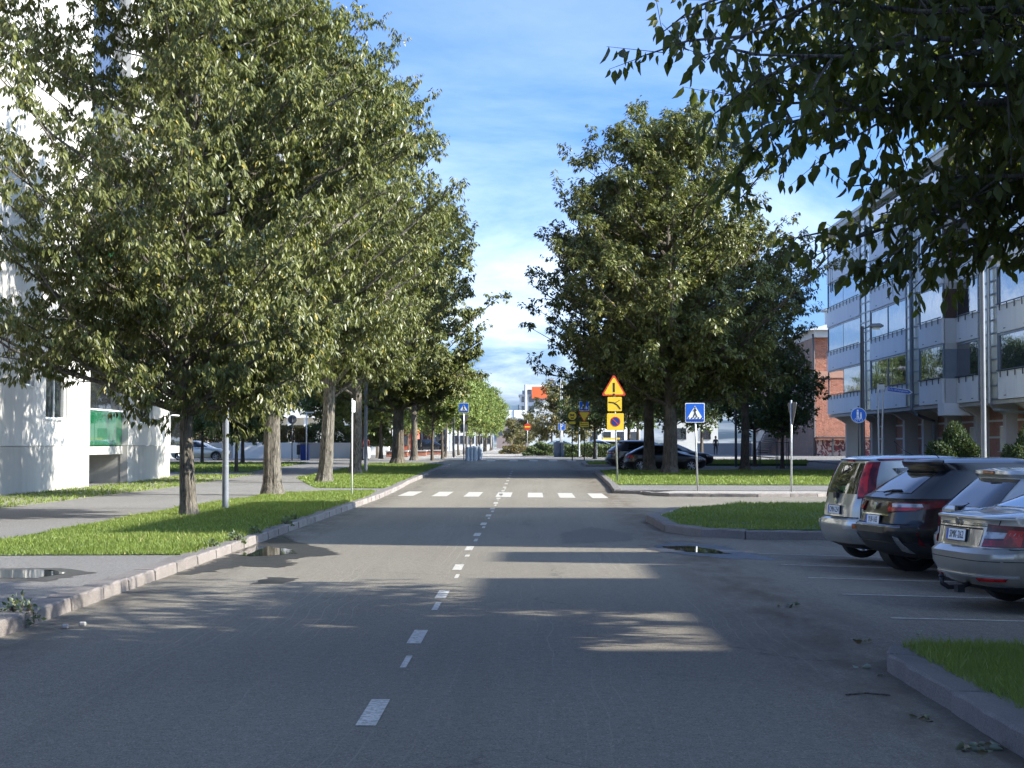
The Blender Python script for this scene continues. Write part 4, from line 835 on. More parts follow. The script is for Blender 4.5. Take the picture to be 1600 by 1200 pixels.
# near tree overhanging from the right
def near_tree():
    rg = np.random.default_rng(77); X0, Y0, Z0 = 6.7, 11.6, .15
    root = thing('overhanging_poplar', 'big leafy branches hanging into the top right corner, large dark leaves', 'tree', (X0, Y0, Z0))
    mb = MB(); path = [(0, 0, -.1), (.02, 0, .5), (.0, .05, 2.0), (-.05, .1, 4.2), (0, .1, 7), (.1, 0, 10.5)]
    mb.tube(path, [.36, .27, .24, .21, .16, .05], BARK, 24, wob=lambda i, k: 1 + .05 * math.sin(k * 2.7 + i)); mb.build('trunk', root)
    # limb targets in metres around the trunk foot: (start height, tip); unseen ones added to shade the road
    T = [(3.6, (-5.2, -.3, 4.15), 1.0), (3.2, (-4.9, .9, 4.05), 1.0), (3.0, (-3.9, 1.1, 3.35), 1.0), (2.9, (-3.35, 1.9, 3.05), 1.), (2.9, (-2.7, 2.0, 2.98), 1.0), (3.1, (-2.2, 1.2, 3.3), 1.0), (3.2, (-2.6, 1.6, 3.3), 1.1), (3.3, (-3.0, 1.4, 3.5), 1.2),
         (3.8, (-5.3, .4, 4.75), 1.0), (4.4, (-4.6, .8, 5.3), 1), (3.4, (-4.0, .2, 4.2), 1), (3.4, (-3.0, -.4, 3.9), 1), (3.0, (-2.6, .4, 3.3), 1), (3.6, (-3.3, 1.6, 4.1), 1), (3.2, (-2.0, 2.2, 3.4), 1), (3.3, (-1.6, .6, 3.5), 1), (4.2, (-2.4, 1.0, 4.8), 1),
         (5.5, (-5.4, -1.2, 6.4), 1), (5.6, (-4.2, 1.8, 6.9), 1), (6.5, (-3.2, -2.2, 8.0), 1), (6.5, (-3.6, 2.6, 7.6), 1), (7.5, (-2.2, .6, 9.6), 1), (5.2, (-4.8, -2.6, 5.6), 1), (4.6, (-4.6, -2.0, 4.9), 1), (5.0, (-3.0, -3.6, 6.0), 1), (5.0, (-2.6, 4.0, 6.2), 1), (4.4, (-4.0, 2.9, 5.2), 1),
         (4, (3, -2, 5.6), 1), (5, (3.4, 2.2, 7), 1), (6, (.5, -3.6, 7.6), 1), (6, (1.0, 3.8, 8), 1), (8, (1.5, 0, 10.5), 1), (9, (-.4, .5, 12), 1), (7, (-1.6, -1.6, 9), 1), (4.0, (-1.6, 3.4, 4.8), 1), (3.4, (-1.0, 1.8, 3.8), .8), (3.5, (-1.9, 0, 3.7), .8), (4.0, (-2.6, 5.4, 4.6), 1.1), (3.8, (-1.2, 5.2, 4.2), 1.1), (3.6, (.6, 4.6, 4.2), 1), (3.6, (2.4, 3.6, 4.6), 1), (5.0, (1.6, 5.0, 6.0), 1), (4.6, (3.2, 3.2, 5.8), 1), (4.6, (-3.6, 4.8, 5.4), 1), (3.1, (-4.1, 1.9, 3.15), 1.4), (3.1, (-3.6, 1.6, 3.15), 1.3), (4.4, (-5.9, -.4, 5.15), 1.0), (3.9, (-5.3, .2, 4.35), 1.1), (3.4, (-5.0, .6, 3.8), 1.3), (3.8, (0, 4.5, 4.7), 1.2), (4, (1.2, 4, 5.0), 1.2), (4.2, (2.2, 4.5, 5.5), 1.2), (4.2, (1.0, 5.8, 5.3), 1.2), (4, (-.5, 6.3, 5.1), 1.2), (4.2, (2.8, 2.4, 5.3), 1.2), (3.8, (2.0, 2.2, 4.5), 1.2), (3.4, (1.0, 2.8, 4.3), 1.2), (5, (3.2, 4.6, 6.3), 1), (5.2, (2.4, 5.8, 6.5), 1), (5.4, (.6, 6.4, 6.7), 1),
         (3.3, (-4.6, 1.8, 3.95), .8), (4.9, (-5.6, -.6, 5.6), 1), (3.8, (-2.0, -1.0, 4.0), 1), (4.0, (-3.6, .6, 4.7), 1), (3.8, (-1.2, 1.2, 4.2), .8), (3.5, (-1.5, 2.8, 3.5), .8)]
    mb = MB(); SB = []; SD = []; SL = []
    for h0, tip, dens in T:
        a = np.array([0, .05, h0]); tip = np.array(tip, float); r = np.linalg.norm(tip - a); m = (a + tip) / 2 + np.array([0, 0, .16 * r]); ts = np.linspace(0, 1, 9)
        pts = [(1 - t) ** 2 * a + 2 * t * (1 - t) * m + t * t * tip + (rg.normal(size=3) * .05 if 0 < t < 1 else 0) for t in ts]; mb.tube(pts, [.055 * (1 - .85 * t) for t in ts], BARK, 8, cap=False)
        ns = int((15 if tip[1] < 2.6 and tip[0] < -.5 else 22) * dens * (.24 if tip[2] > 5.4 else 1) * r / 4.5)  # high limbs thinned to let sun through to the road
        for s in range(ns):
            t = .28 + .72 * (s + rg.uniform(0, 1)) / ns; k = t * 8; i0 = min(int(k), 7); b = pts[i0] * (1 - (k - i0)) + pts[i0 + 1] * (k - i0); od = unit(tip - a)
            d = unit(od * .8 + rg.normal(size=3) * .55 + np.array([0, 0, -.05])); L = rg.uniform(.35, .85); e = b + d * L; mid = (b + e) / 2 + np.array([0, 0, .05])
            mb.tube([b, mid, e], [.012, .009, .004], BARK, 5, cap=False)
            for j in range(5):
                u = (j + .7) / 5; p = b * (1 - u) + e * u; sd = unit(d * .6 + rg.normal(size=3) * .6 + np.array([0, 0, -.1])); l = rg.uniform(.22, .42)
                SB.append(p); SD.append(sd); SL.append(l); mb.tube([p, p + sd * l], [.004, .002], BARK, 3, cap=False)
    mb.build('branches', root, fixn=False)
    SB = np.array(SB); SD = np.array(SD); SL = np.array(SL); nl = 8; M = len(SB); q = (np.arange(nl) + .6) / nl
    P = (SB[:, None] + SD[:, None] * (SL[:, None] * q[None])[..., None]).reshape(-1, 3); D0 = np.repeat(SD, nl, 0); rd = unit(np.cross(D0, rg.normal(size=(M * nl, 3))))
    D = unit(rd * .6 + D0 * .3 + np.array([0, 0, -.95]) + rg.normal(size=(M * nl, 3)) * .2); Ln = .118 * rg.uniform(.6, 1.3, M * nl)
    # keep the lens clear
    P = P + rd * .02
    V, F = leaves(P, D, Ln, rg, .52, .2, fine=True); N = M * nl
    # the 300 that show largest become single leaves: nearest in view and outermost
    wp = P + np.array([X0, Y0, Z0]); px = 829 + 2606 * wp[:, 0] / wp[:, 1]; py = 693 - 2606 * (wp[:, 2] - 1.65) / wp[:, 1]
    vis = (px > 940) & (px < 1600) & (py > 0) & (py < 520); score = np.where(vis, Ln / wp[:, 1], 0); idx = np.argsort(-score)[:300]; sel = np.zeros(N, bool); sel[idx] = True
    Fs = F.reshape(10, N, 3)[:, ~sel].reshape(-1, 3); tint = np.clip(rg.normal(.45, .25, N), 0, .9); tint[rg.random(N) < .012] = 1
    me = npmesh('foliage', V, Fs, LEAFN, np.tile(tint[~sel], 10)); c = link('foliage', me, root); c['kind'] = 'stuff'
    # compact away unused vertices is not needed; single leaves share one mesh
    v0, f0 = leaves(np.zeros((1, 3)), np.array([[1., 0, 0]]), np.array([1.0]), np.random.default_rng(1), .52, .2, fine=True)
    lm = [npmesh('leaf', v0, f0, LEAFN, np.full(10, t)) for t in (.2, .45, .7)]
    for k, i in enumerate(idx):
        o = link('leaf', lm[k % 3], root); d = Vector(D[i]); o.location = P[i]; o.rotation_mode = 'QUATERNION'; q_ = d.to_track_quat('X', 'Z'); q_ = q_ @ Matrix.Rotation(rg.uniform(0, 6.28), 3, 'X').to_quaternion(); o.rotation_quaternion = q_; s = Ln[i]; o.scale = (s, s, s)
near_tree()
tree('poplar_tree', 'unseen poplar added beside the camera on the right verge to shade the near road', 'tree', 7.2, 1.0, .12, 13, 3.2, 4.6, 44, 8, 7, 10, .19, 41, .22, LEAF, wr=.42)  # unseen tree added to cover the near road with shade

# ------------------------------------------------------------------ shrubs, hedges, weeds
def bush(name, label, cat, x, y, z, rx, ry, h, n, ll, mat, seed, group=None, box=False):
    rg = np.random.default_rng(seed); root = thing(name, label, cat, (x, y, z), 0, group); mb = MB()
    for k in range(9):
        a = rg.uniform(0, 6.28); mb.tube([(0 if not box else rg.uniform(-.8, .8) * rx, 0, 0), (math.cos(a) * rx * .3, math.sin(a) * ry * .3, h * .4), (math.cos(a) * rx * .6, math.sin(a) * ry * .6, h * .75)], [.03, .02, .01], BARKD, 4, cap=False)
    mb.build('stems', root, fixn=False)
    if box:
        P = np.stack([rg.uniform(-rx, rx, n), rg.uniform(-ry, ry, n), rg.uniform(.02, h, n)], 1); P[:, 2] += .08 * np.sin(P[:, 0] * 2 + 1) * P[:, 2]; k = rg.random(n) < .6; f = rg.integers(0, 2, n)
        P[k & (f == 0), 1] = -ry + rg.normal(0, .05, (k & (f == 0)).sum()); P[k & (f == 1), 2] = h + rg.normal(0, .06, (k & (f == 1)).sum()) + .08 * np.sin(P[k & (f == 1), 0] * 2.3)
        D = unit(np.array([0, -.4, .6]) + rg.normal(size=(n, 3)) * .6)
    else:
        u = unit(rg.normal(size=(n, 3))); u[:, 2] = np.abs(u[:, 2]); lob = 1 + .14 * np.sin(u[:, 0] * 5 + seed) * np.cos(u[:, 1] * 4) + .08 * np.sin(u[:, 2] * 9 + u[:, 0] * 7); r = rg.uniform(.5, 1.04, n) ** .4 * lob
        P = u * r[:, None] * np.array([rx, ry, h]); P[:, 2] += .02; D = unit(u * .7 + rg.normal(size=(n, 3)) * .6 + np.array([0, 0, .25]))
    V, F = leaves(P, D, ll * rg.uniform(.6, 1.3, n), rg, .6); me = npmesh('foliage', V, F, mat, leaf_tint(n, rg, 2, .03)); c = link('foliage', me, root); c['kind'] = 'stuff'; return root
bush('round_shrub', 'large dark shrub before the ground floor pillars, between the two tall lamp posts', 'shrub', 17.0, 67, .11, 1.35, 1.2, 2.05, 15000, .12, SHRUBD, 1)
bush('round_shrub', 'dark shrub cut by the right frame edge, above the beige car roof', 'shrub', 18.6, 62, .11, 1.3, 1.2, 1.9, 9000, .12, SHRUBD, 2)
bush('clipped_hedge', 'round clipped green hedge in the far street end, left of the grey planter', 'hedge', 1.25, 150, .55, 2.0, 1.2, 1.0, 9000, .16, MAPLE, 3)
bush('flower_bed', 'bed of orange and yellow flowering shrubs at the far street end', 'flower bed', -1.3, 168, .6, 1.9, 1.0, .85, 5000, .14, REDSHRUB, 4)
bush('clipped_hedge', 'long low hedge under the white car, behind the yield sign', 'hedge', 7.0, 137, .5, 4.2, .7, .95, 12000, .16, MAPLE, 5, box=True)
bush('red_hedge', 'hedge with reddish leaves on top of the white retaining wall', 'hedge', -25.0, 131.5, 1.7, 7.5, .8, 1.15, 20000, .17, REDSHRUB, 6, box=True)
bush('round_shrub', 'dark round shrub on the wall end, right of the reddish hedge', 'shrub', -15.9, 131.5, 1.6, 2.2, 1.0, 2.0, 7000, .18, SHRUB, 7)
bush('round_shrub', 'green shrub above the white wall end beside the walking person', 'shrub', -12.2, 130, 1.4, 1.4, 1.0, 2.2, 6000, .18, MAPLE, 8)
for k, (x, y, s) in enumerate([(-4.62, 15.1, .24), (-4.60, 13.5, .16), (-4.7, 24.6, .14), (-4.62, 26.2, .2), (-4.66, 28.2, .16), (-4.62, 31.5, .18), (-4.7, 33.2, .12)]):
    bush('kerb_weed', ['dark leafy weed growing over the left kerb joint nearest the camera', 'small pale weed at the lower left kerb end', 'short weed on the left kerb by the puddle, nearest of five', 'yellow green weed hanging over the kerb beside the puddle', 'weed on the left kerb above the far puddle end', 'weed at the kerb opposite the first sunlit strip', 'tiny weed on the left kerb farthest along'][k],
         'weed', x, y, .02 if k < 2 else .06, s * .7, s * 1.0, s * .75 + .04, 170, .05, SHRUB if k < 1 else MAPLE, 20 + k)
# ------------------------------------------------------------------ street furniture
WHITEPOLE2 = flat('pale_grey_pole_paint', (.20, .205, .21), .4)
def pole(root, h, r, mat, lean=(0, 0), n=12, name='pole'):
    m = MB(); m.tube([(0, 0, -.03), (lean[0] * h * .5, lean[1] * h * .5, h * .5), (lean[0] * h, lean[1] * h, h)], r, mat, n); return m.build(name, root, smooth=True)
def lamp_post(x, y, h, r, mat, label, arm=.8, side=-1, z=None, group='street lamps'):
    z = hy(y) + .12 if z is None else z; o = thing('street_lamp', label, 'street lamp', (x, y, z), 0, group)
    m = MB(); m.tube([(0, 0, 0), (0, 0, 1.0), (0, 0, 1.02), (0, 0, h)], [r * 1.04, r * 1.04, r, r * .8], mat, 16); m.build('pole', o, smooth=False)
    m = MB(); m.tube([(0, 0, h - .12), (side * arm, 0, h + .0)], .028, mat, 8); m.build('arm', o)
    m = MB(); pts = [(side * arm, -.0)]; m.tube([(side * (arm - .05), 0, h + .0), (side * (arm + .1), 0, h + .02), (side * (arm + .45), 0, h + .03), (side * (arm + .62), 0, h + .02)], [.05, .11, .12, .04], PGREY, 12); hd = m.build('lamp_head', o)
    m = MB(); m.tube([(side * (arm + .12), 0, h - .075), (side * (arm + .45), 0, h - .07)], [.06, .07], FROST, 8); m.build('lens', o)
    return o
lamp_post(-7.14, 39.0, 8.2, .075, PGREY, 'tall grey lamp post right of the nearest left tree', side=1)
lamp_post(-8.0, 81, 8.0, .085, PGREY, 'grey lamp post right of the forked poplar trunk', side=1)
lamp_post(-9.9, 126, 8.0, .085, PDARK, 'dark lamp post behind the slim sixth poplar', side=1)
lamp_post(12.45, 46.0, 6.75, .075, WHITEPOLE2, 'tall lamp post standing before the apartment block, cut off by the car roofs', arm=.12, side=1, z=.0)
lamp_post(15.0, 75.5, 6.8, .10, PDARK, 'dark lamp post with round blue sign before the apartment block corner', arm=.35, side=1, z=.15)
for k, (x, y, lb) in enumerate([(2.6, 145, 'thin grey post leftmost of the three behind the parking sign'), (3.0, 158, 'thin grey post between the two others behind the parking sign'), (3.9, 134, 'thin grey post rightmost, next to the yellow round sign'), (15.4, 120, 'dark post left of the outside stair'), (11.3, 92, 'thin dark post behind the right pedestrian sign'), (-5.9, 128, 'thin post left of the far crossing sign')]):
    lamp_post(x, y, 6.5, .07, STEEL if k < 3 else PDARK, lb, arm=.5, side=-1)

def plate(name, root, shape, w, z, mat, rim=None, y=-.045, t=.012, inset=.03, parent=None):
    def poly(s, k):
        if shape == 'sq':
            a = s / 2; c = .06 * s; pts = []
            for cx, cz, a0 in ((a - c, a - c, 0), (-a + c, a - c, 90), (-a + c, -a + c, 180), (a - c, -a + c, 270)):
                for q in (0, 30, 60, 90): an = R(a0 + q); pts.append((cx + c * math.cos(an), cz + c * math.sin(an)))
            return pts
        if shape == 'round': return [(s / 2 * math.cos(R(q)), s / 2 * math.sin(R(q))) for q in range(0, 360, 15)]
        sg = 1 if shape == 'tri' else -1; rr = s / math.sqrt(3); c = .06 * s; pts = []
        for q in (90, 210, 330):
            cx, cz = (rr - 2 * c) * math.cos(R(q)), (rr - 2 * c) * math.sin(R(q))
            for d in (-50, -25, 0, 25, 50): pts.append((cx + c * math.cos(R(q + d)), cz + c * math.sin(R(q + d))))
        return [(a, b * sg) for a, b in pts]
    m = MB(); m.prism([(a, b + z) for a, b in poly(w, 0)], y, y + t, rim or mat); p = m.build(name, parent or root)
    m = MB(); m.prism([(a, b + z) for a, b in poly(w - .01, 0)], y + t + .001, y + t + .004, S_BACK); m.build('back', p)
    if rim: m = MB(); m.prism([(a, b + z) for a, b in poly(w - 2 * inset, 0)], y - .004, y - .0005, mat); m.build('face', p)
    return p
def strokes(parent, segs, w, mat, y, z, s=1, x=0, name='symbol'):
    m = MB()
    for k, seg in enumerate(segs):
        (x0, z0), (x1, z1) = seg[:2]; ww = (seg[2] if len(seg) > 2 else w) * s / 2; d = Vector((x1 - x0, z1 - z0)); d = d.normalized() if d.length else Vector((1, 0)); n = Vector((-d.y, d.x)) * ww
        a = Vector((x0, z0)) * s; b = Vector((x1, z1)) * s; pts = [(a + n), (a - n), (b - n), (b + n)]; e = .0006 * k; m.prism([(p.x + x, p.y + z) for p in pts], y - .003 - e, y, mat)
    return m.build(name, parent)
def disc(parent, r, mat, y, z, x=0, name='disc', t=.003, n=24):
    m = MB(); m.prism([(x + r * math.cos(2 * math.pi * k / n), z + r * math.sin(2 * math.pi * k / n)) for k in range(n)], y - t, y, mat); return m.build(name, parent)
def walker(parent, y, z, s, mat, x=0):
    strokes(parent, [((0, .46), (0, .58), .11), ((0, .12), (0, .44), .13), ((0, .40), (-.16, .22), .06), ((0, .40), (.15, .26), .06), ((.02, .14), (-.13, -.32), .08), ((0, .14), (.20, -.32), .08)], .06, mat, y, z, s, x, 'pedestrian_symbol')
def crossing_plate(root, z, w=.64, y=-.045):
    p = plate('crossing_sign', root, 'sq', w, z, S_BLUE, S_WHITE, inset=.022, y=y); yy = y - .0045
    m = MB(); h = w * .36; m.prism([(0, z + h), (-w * .42, z - h * .88), (w * .42, z - h * .88)], yy - .003, yy, S_WHITE); m.build('triangle', p); walker(p, yy - .0035, z - .03, w * .60, S_BLACK)
    strokes(p, [((-.34 + .17 * i - .02, -.31), (-.30 + .17 * i, -.24), .06) for i in range(5)], .05, S_BLACK, yy - .0035, z, w, name='stripes'); m = MB(); m.box(-w * .42, w * .42, yy - .003, yy, z - w * .43, z - w * .375, S_DBLUE); m.build('bar', p)
def sign_root(label, x, y, rz=0, name='road_sign', z=None, group=None): return thing(name, label, 'road sign', (x, y, hy(y) + .12 if z is None else z), rz, group)
# warning sign stack
o = sign_root('road sign stack with yellow warning triangle, fork plate and no stopping square', 3.36, 64.5); pole(o, 4.1, .033, STEEL, (-.035, 0))
p = plate('warning_triangle', o, 'tri', .98, 3.62, S_YEL, S_RED, inset=.09); p.location.x = -.14; strokes(p, [((0, -.12), (0, .24), .075), ((0, -.235), (0, -.175), .075)], .07, S_BLACK, -.0505, 3.6, name='exclamation_mark')
p = plate('fork_plate', o, 'sq', .56, 3.02, S_YEL, S_BLACK, inset=.006, y=-.044); p.location.x = -.11
strokes(p, [((-.24, .07), (-.05, .05), .05), ((-.05, .05), (.10, -.04), .05), ((.10, -.04), (.22, -.2), .05), ((.0, .03), (.19, .15), .025)], .05, S_BLACK, -.0485, 3.02, name='fork_symbol')
p = plate('no_stopping_plate', o, 'sq', .66, 2.34, S_YEL, S_BLACK, inset=.006, y=-.043); p.location.x = -.085; disc(p, .195, S_RED, -.0475, 2.34, name='red_ring'); disc(p, .16, S_DBLUE, -.051, 2.34, name='blue_disc')
strokes(p, [((-.12, .12), (.12, -.12), .035)], .03, S_RED, -.0545, 2.34, name='red_bar')
# pedestrian crossing, right
o = sign_root('blue pedestrian crossing sign on a leaning pole, right side of the near crosswalk', 5.48, 54.8, z=.10); pole(o, 2.85, .03, STEEL, (-.035, 0)); q = bpy.data.objects.new('sign_head', None); crossing_plate(o, 2.56, .64)
for ch in o.children:
    if ch.name.startswith('crossing_sign'): ch.location.x = -.09
bpy.data.objects.remove(q)
# yield seen from the side
o = sign_root('triangular sign turned edge on, on a thin pole at the traffic island', 8.42, 54.0, rz=R(101), z=.10); pole(o, 2.95, .032, STEEL); plate('yield_sign', o, 'inv', .90, 2.62, S_YEL, STEEL, inset=.03)
# thin edge-on sign on left verge
o = sign_root('thin pole with a small edge on plate between the third and fourth trunks', -5.28, 49.3, rz=R(80), z=.13); pole(o, 2.85, .022, WHITEPOLE); plate('side_plate', o, 'sq', .34, 2.62, S_WHITE, S_WHITE)
# left far signs
o = sign_root('pedestrian crossing sign on the left beside the bollards', -4.55, 113.5); pole(o, 4.1, .03, STEEL); crossing_plate(o, 3.55, .66)
o = sign_root('dark sign backs just behind the left crossing sign', -4.75, 119, rz=math.pi); pole(o, 3.4, .03, PDARK); plate('sign', o, 'inv', .8, 2.9, S_YEL, S_RED); plate('lower_plate', o, 'sq', .5, 2.2, S_YEL, S_BLACK)
for k, (x, y, w, lb) in enumerate([(-16.1, 112.5, .62, 'round blue sign back on a dark post before the white wall'), (-12.8, 122, .4, 'narrow dark blue sign edge on beside the third trunk')]):
    o = sign_root(lb, x, y, rz=math.pi if k == 0 else R(60)); pole(o, 3.0, .035, PDARK if k == 0 else STEEL, (.04, 0) if k else (0, 0)); plate('sign', o, 'round' if k == 0 else 'sq', w, 2.75, S_BLUE, S_WHITE)
o = sign_root('tall white post with a small cross arm left of the third poplar trunk', -15.4, 114.5, name='white_post'); pole(o, 3.3, .04, WHITEPOLE); m = MB(); m.box(-.1, .5, -.03, .03, 3.2, 3.3, WHITEPOLE); m.build('cross_arm', o)
# no entry, parking, yellow signs
o = sign_root('round orange no entry sign at the far street end', -.3, 160); pole(o, 3.2, .035, STEEL); disc(o, .34, S_RED, -.045, 2.55, name='no_entry_disc', t=.02); 
m = MB(); m.box(-.26, .26, -.07, -.0655, 2.49, 2.61, S_YEL); m.build('bar', o)
o = sign_root('blue parking sign with white letter above the grey round planter', 2.72, 146); pole(o, 2.7, .035, STEEL); p = plate('parking_sign', o, 'sq', .62, 2.48, S_BLUE, S_WHITE, inset=.025)
t = link('lettering', text_mesh('P', .56, S_WHITE), p, (0, -.052, 2.48)); t.rotation_euler = (R(90), 0, 0)
o = sign_root('round yellow sign with dark symbol on a dark post, left of the yield sign', 2.82, 113.0); pole(o, 3.5, .04, PDARK); disc(o, .33, S_BLACK, -.045, 3.0, name='ring', t=.01); d = disc(o, .285, S_YEL, -.056, 3.0, name='yellow_disc')
strokes(o, [((-.16, .12), (.16, -.02), .05), ((.16, .12), (-.16, -.02), .05), ((-.1, -.15), (.1, -.15), .07)], .05, S_BLACK, -.06, 3.0)
m = MB(); m.box(-.22, .22, -.05, -.04, 2.45, 2.62, S_YEL); m.build('plate', o)
o = sign_root('blue crossing sign above an inverted yellow yield triangle and plate', 3.66, 114.0); pole(o, 4.0, .035, PDARK); crossing_plate(o, 3.68, .66); plate('yield_sign', o, 'inv', .9, 3.05, S_YEL, S_RED, inset=.10); p = plate('direction_plate', o, 'sq', .1, 2.43, S_YEL)
m = MB(); m.box(-.31, .31, -.055, -.046, 2.25, 2.6, S_YEL); m.build('plate', o); strokes(o, [((-.25, .07), (.25, .07), .03), ((-.25, -.07), (.25, -.07), .03), ((-.25, .07), (-.17, .13), .03), ((.25, -.07), (.17, -.13), .03)], .03, S_BLACK, -.056, 2.43, name='arrows')
# cycle and foot sign on lamp post
o = sign_root('round blue foot and cycle path sign mounted on the dark lamp post', 14.55, 74.2, z=.12); pole(o, 3.2, .03, PDARK, (0, 0)); disc(o, .345, S_WHITE, -.04, 2.78, name='rim', t=.01); disc(o, .325, S_BLUE, -.0505, 2.78, name='blue_disc')
strokes(o, [((-.04, .17), (-.04, .23), .07), ((-.04, 0), (-.04, .15), .09), ((-.06, -.02), (-.07, -.13), .04), ((-.02, -.02), (0, -.13), .04), ((.10, .06), (.10, .11), .05), ((.10, -.06), (.10, .05), .07), ((.09, -.06), (.09, -.14), .03), ((.12, -.06), (.12, -.14), .03)], .05, S_WHITE, -.0545, 2.80, name='walker_symbol')
for cx in (-.10, .10):
    m = MB(); m.tube([(cx + .07 * math.cos(a), -.055, 2.58 + .07 * math.sin(a)) for a in [2 * math.pi * k / 14 for k in range(15)]], .008, S_WHITE, 5, cap=False); m.build('wheel_symbol', o)
strokes(o, [((-.10, -.2), (-.02, -.12), .018), ((-.02, -.12), (.08, -.12), .018), ((.08, -.12), (.10, -.2), .018), ((-.02, -.12), (.02, -.2), .018)], .018, S_WHITE, -.0545, 2.78, name='cycle_frame')
# direction finger post
o = sign_root('white twin legged finger post with a blue arrow board pointing right', 16.75, 80, name='finger_post'); m = MB(); m.tube([(-.09, 0, 0), (-.13, 0, 4.25)], .04, WHITEPOLE, 8); m.tube([(.02, 0, 0), (.13, 0, 4.2)], .04, WHITEPOLE, 8); m.box(-.16, .2, -.03, .03, 3.95, 4.2, WHITEPOLE); m.build('pole', o)
m = MB(); m.prism([(.30, 3.93), (1.38, 3.72), (1.52, 3.80), (1.36, 3.95), (.30, 4.13)][::-1] if 0 else [(.30, 3.86), (1.36, 3.72), (1.54, 3.82), (1.34, 3.96), (.30, 4.10)], -.03, -.01, S_WHITE); bd = m.build('arrow_board', o)
m = MB(); m.prism([(.33, 3.885), (1.34, 3.75), (1.48, 3.82), (1.32, 3.93), (.33, 4.075)], -.036, -.0305, S_BLUE); m.build('blue_face', bd); m = MB(); m.box(.14, .31, -.028, -.012, 3.92, 3.95, STEEL); m.box(.14, .31, -.028, -.012, 4.04, 4.07, STEEL); m.build('bracket', o)
t = link('lettering', text_mesh('PaTe 30 Kangasten', .125, S_WHITE, align='LEFT'), bd, (.36, -.038, 3.97)); t.rotation_euler = (R(90), R(6.5), 0)

# bollards and planters
def bollard_proto():
    o = thing('bollard', None, None); m = MB(); m.tube([(0, 0, 0), (0, 0, .9), (0, 0, .95)], [.15, .15, .12], stained('bollard_paint', (.30, .33, .36), (.2, .22, .25)), 16); m.build('post', o); m = MB(); m.tube([(0, 0, .90), (0, 0, .955), (0, 0, 1.0)], [.155, .155, .08], STEEL, 16); m.build('cap', o); return o
bp = bollard_proto(); first = True
for k, (px, y) in enumerate([(-4.42, 116.5), (-4.18, 116.8), (-3.95, 117.4), (-4.28, 121), (-4.0, 121.5), (-3.72, 122), (-4.05, 127), (-3.82, 127.5), (-4.5, 133), (-4.1, 134)]):
    b2 = bp if first else copy_tree(bp); first = False; b2.location = (px, y, hy(y)); props(b2, ['leftmost and nearest blue grey bollard of the cluster by the far crossing sign', 'second blue grey bollard from the crossing sign', 'third blue grey bollard of the nearest bollard trio, rightmost of it'][k] if k < 3 else 'stout blue grey bollard standing behind the nearest bollard trio', 'bollard', 'grey bollards at the street narrowing')
o = thing('round_planter', 'dark grey round tub planter below the blue parking sign', 'planter', (2.62, 141.5, hy(141)))
m = MB(); m.tube([(-.28, 0, 0), (-.28, 0, .3), (-.28, 0, 1.25)], [.36, .42, .42], PGREY, 18); m.build('tub', o); m = MB(); m.tube([(.32, -.4, -.05), (.32, -.4, .3), (.32, -.4, 1.2)], [.34, .40, .40], PGREY, 18); m.build('tub', o)
o = thing('waste_bin', 'dark blue waste bin by the white wall, left of the third trunk', 'bin', (-15.7, 116, hy(116)))
m = MB(); m.box(-.28, .28, -.28, .28, .05, 1.15, S_DBLUE); m.build('body', o, bevel=.02); m = MB(); m.box(-.3, .3, -.3, .3, 1.16, 1.24, BLACK); m.build('lid', o); m = MB(); m.box(-.55, -.34, -.2, .2, .45, 1.15, PDARK); m.build('side_box', o)
for k, x in enumerate((5.0, 7.0)):
    o = thing('bar_rail', ['steel hoop rail before the low hedge, left one', 'steel hoop rail before the low hedge, right one'][k], 'rail', (x - (.0 if k == 0 else .3), 126, hy(126))); m = MB(); m.tube([(0, 0, 0), (0, 0, 1.15)], .035, STEEL, 8); m.tube([(.0, .9, 0), (.0, .9, 1.15)], .035, STEEL, 8); m.tube([(0, 0, 1.12), (0, .9, 1.12)], .03, STEEL, 8); m.build('hoop', o)
# tree guards
def guard():
    o = thing('tree_guard', None, None); 
    for k in range(4): a = math.pi / 4 + k * math.pi / 2; m = MB(); m.tube([(.42 * math.cos(a), .42 * math.sin(a), 0), (.42 * math.cos(a), .42 * math.sin(a), 1.5)], .025, PDARK, 6); m.build('guard_post', o)
    for z in (.5, 1.45): m = MB(); m.tube([(.42 * math.cos(a), .42 * math.sin(a), z) for a in [2 * math.pi * k / 16 for k in range(17)]], .015, PDARK, 5, cap=False); m.build('guard_ring', o)
    return o
gp = guard(); gp.location = (13.2, 98.5, hy(98)); props(gp, 'dark steel guard round the left of the two young tree trunks', 'tree guard', 'tree guards')
g2 = copy_tree(gp); g2.location = (14.0, 93.0, hy(93)); props(g2, 'dark steel guard round the right young trunk before the stair', 'tree guard', 'tree guards')

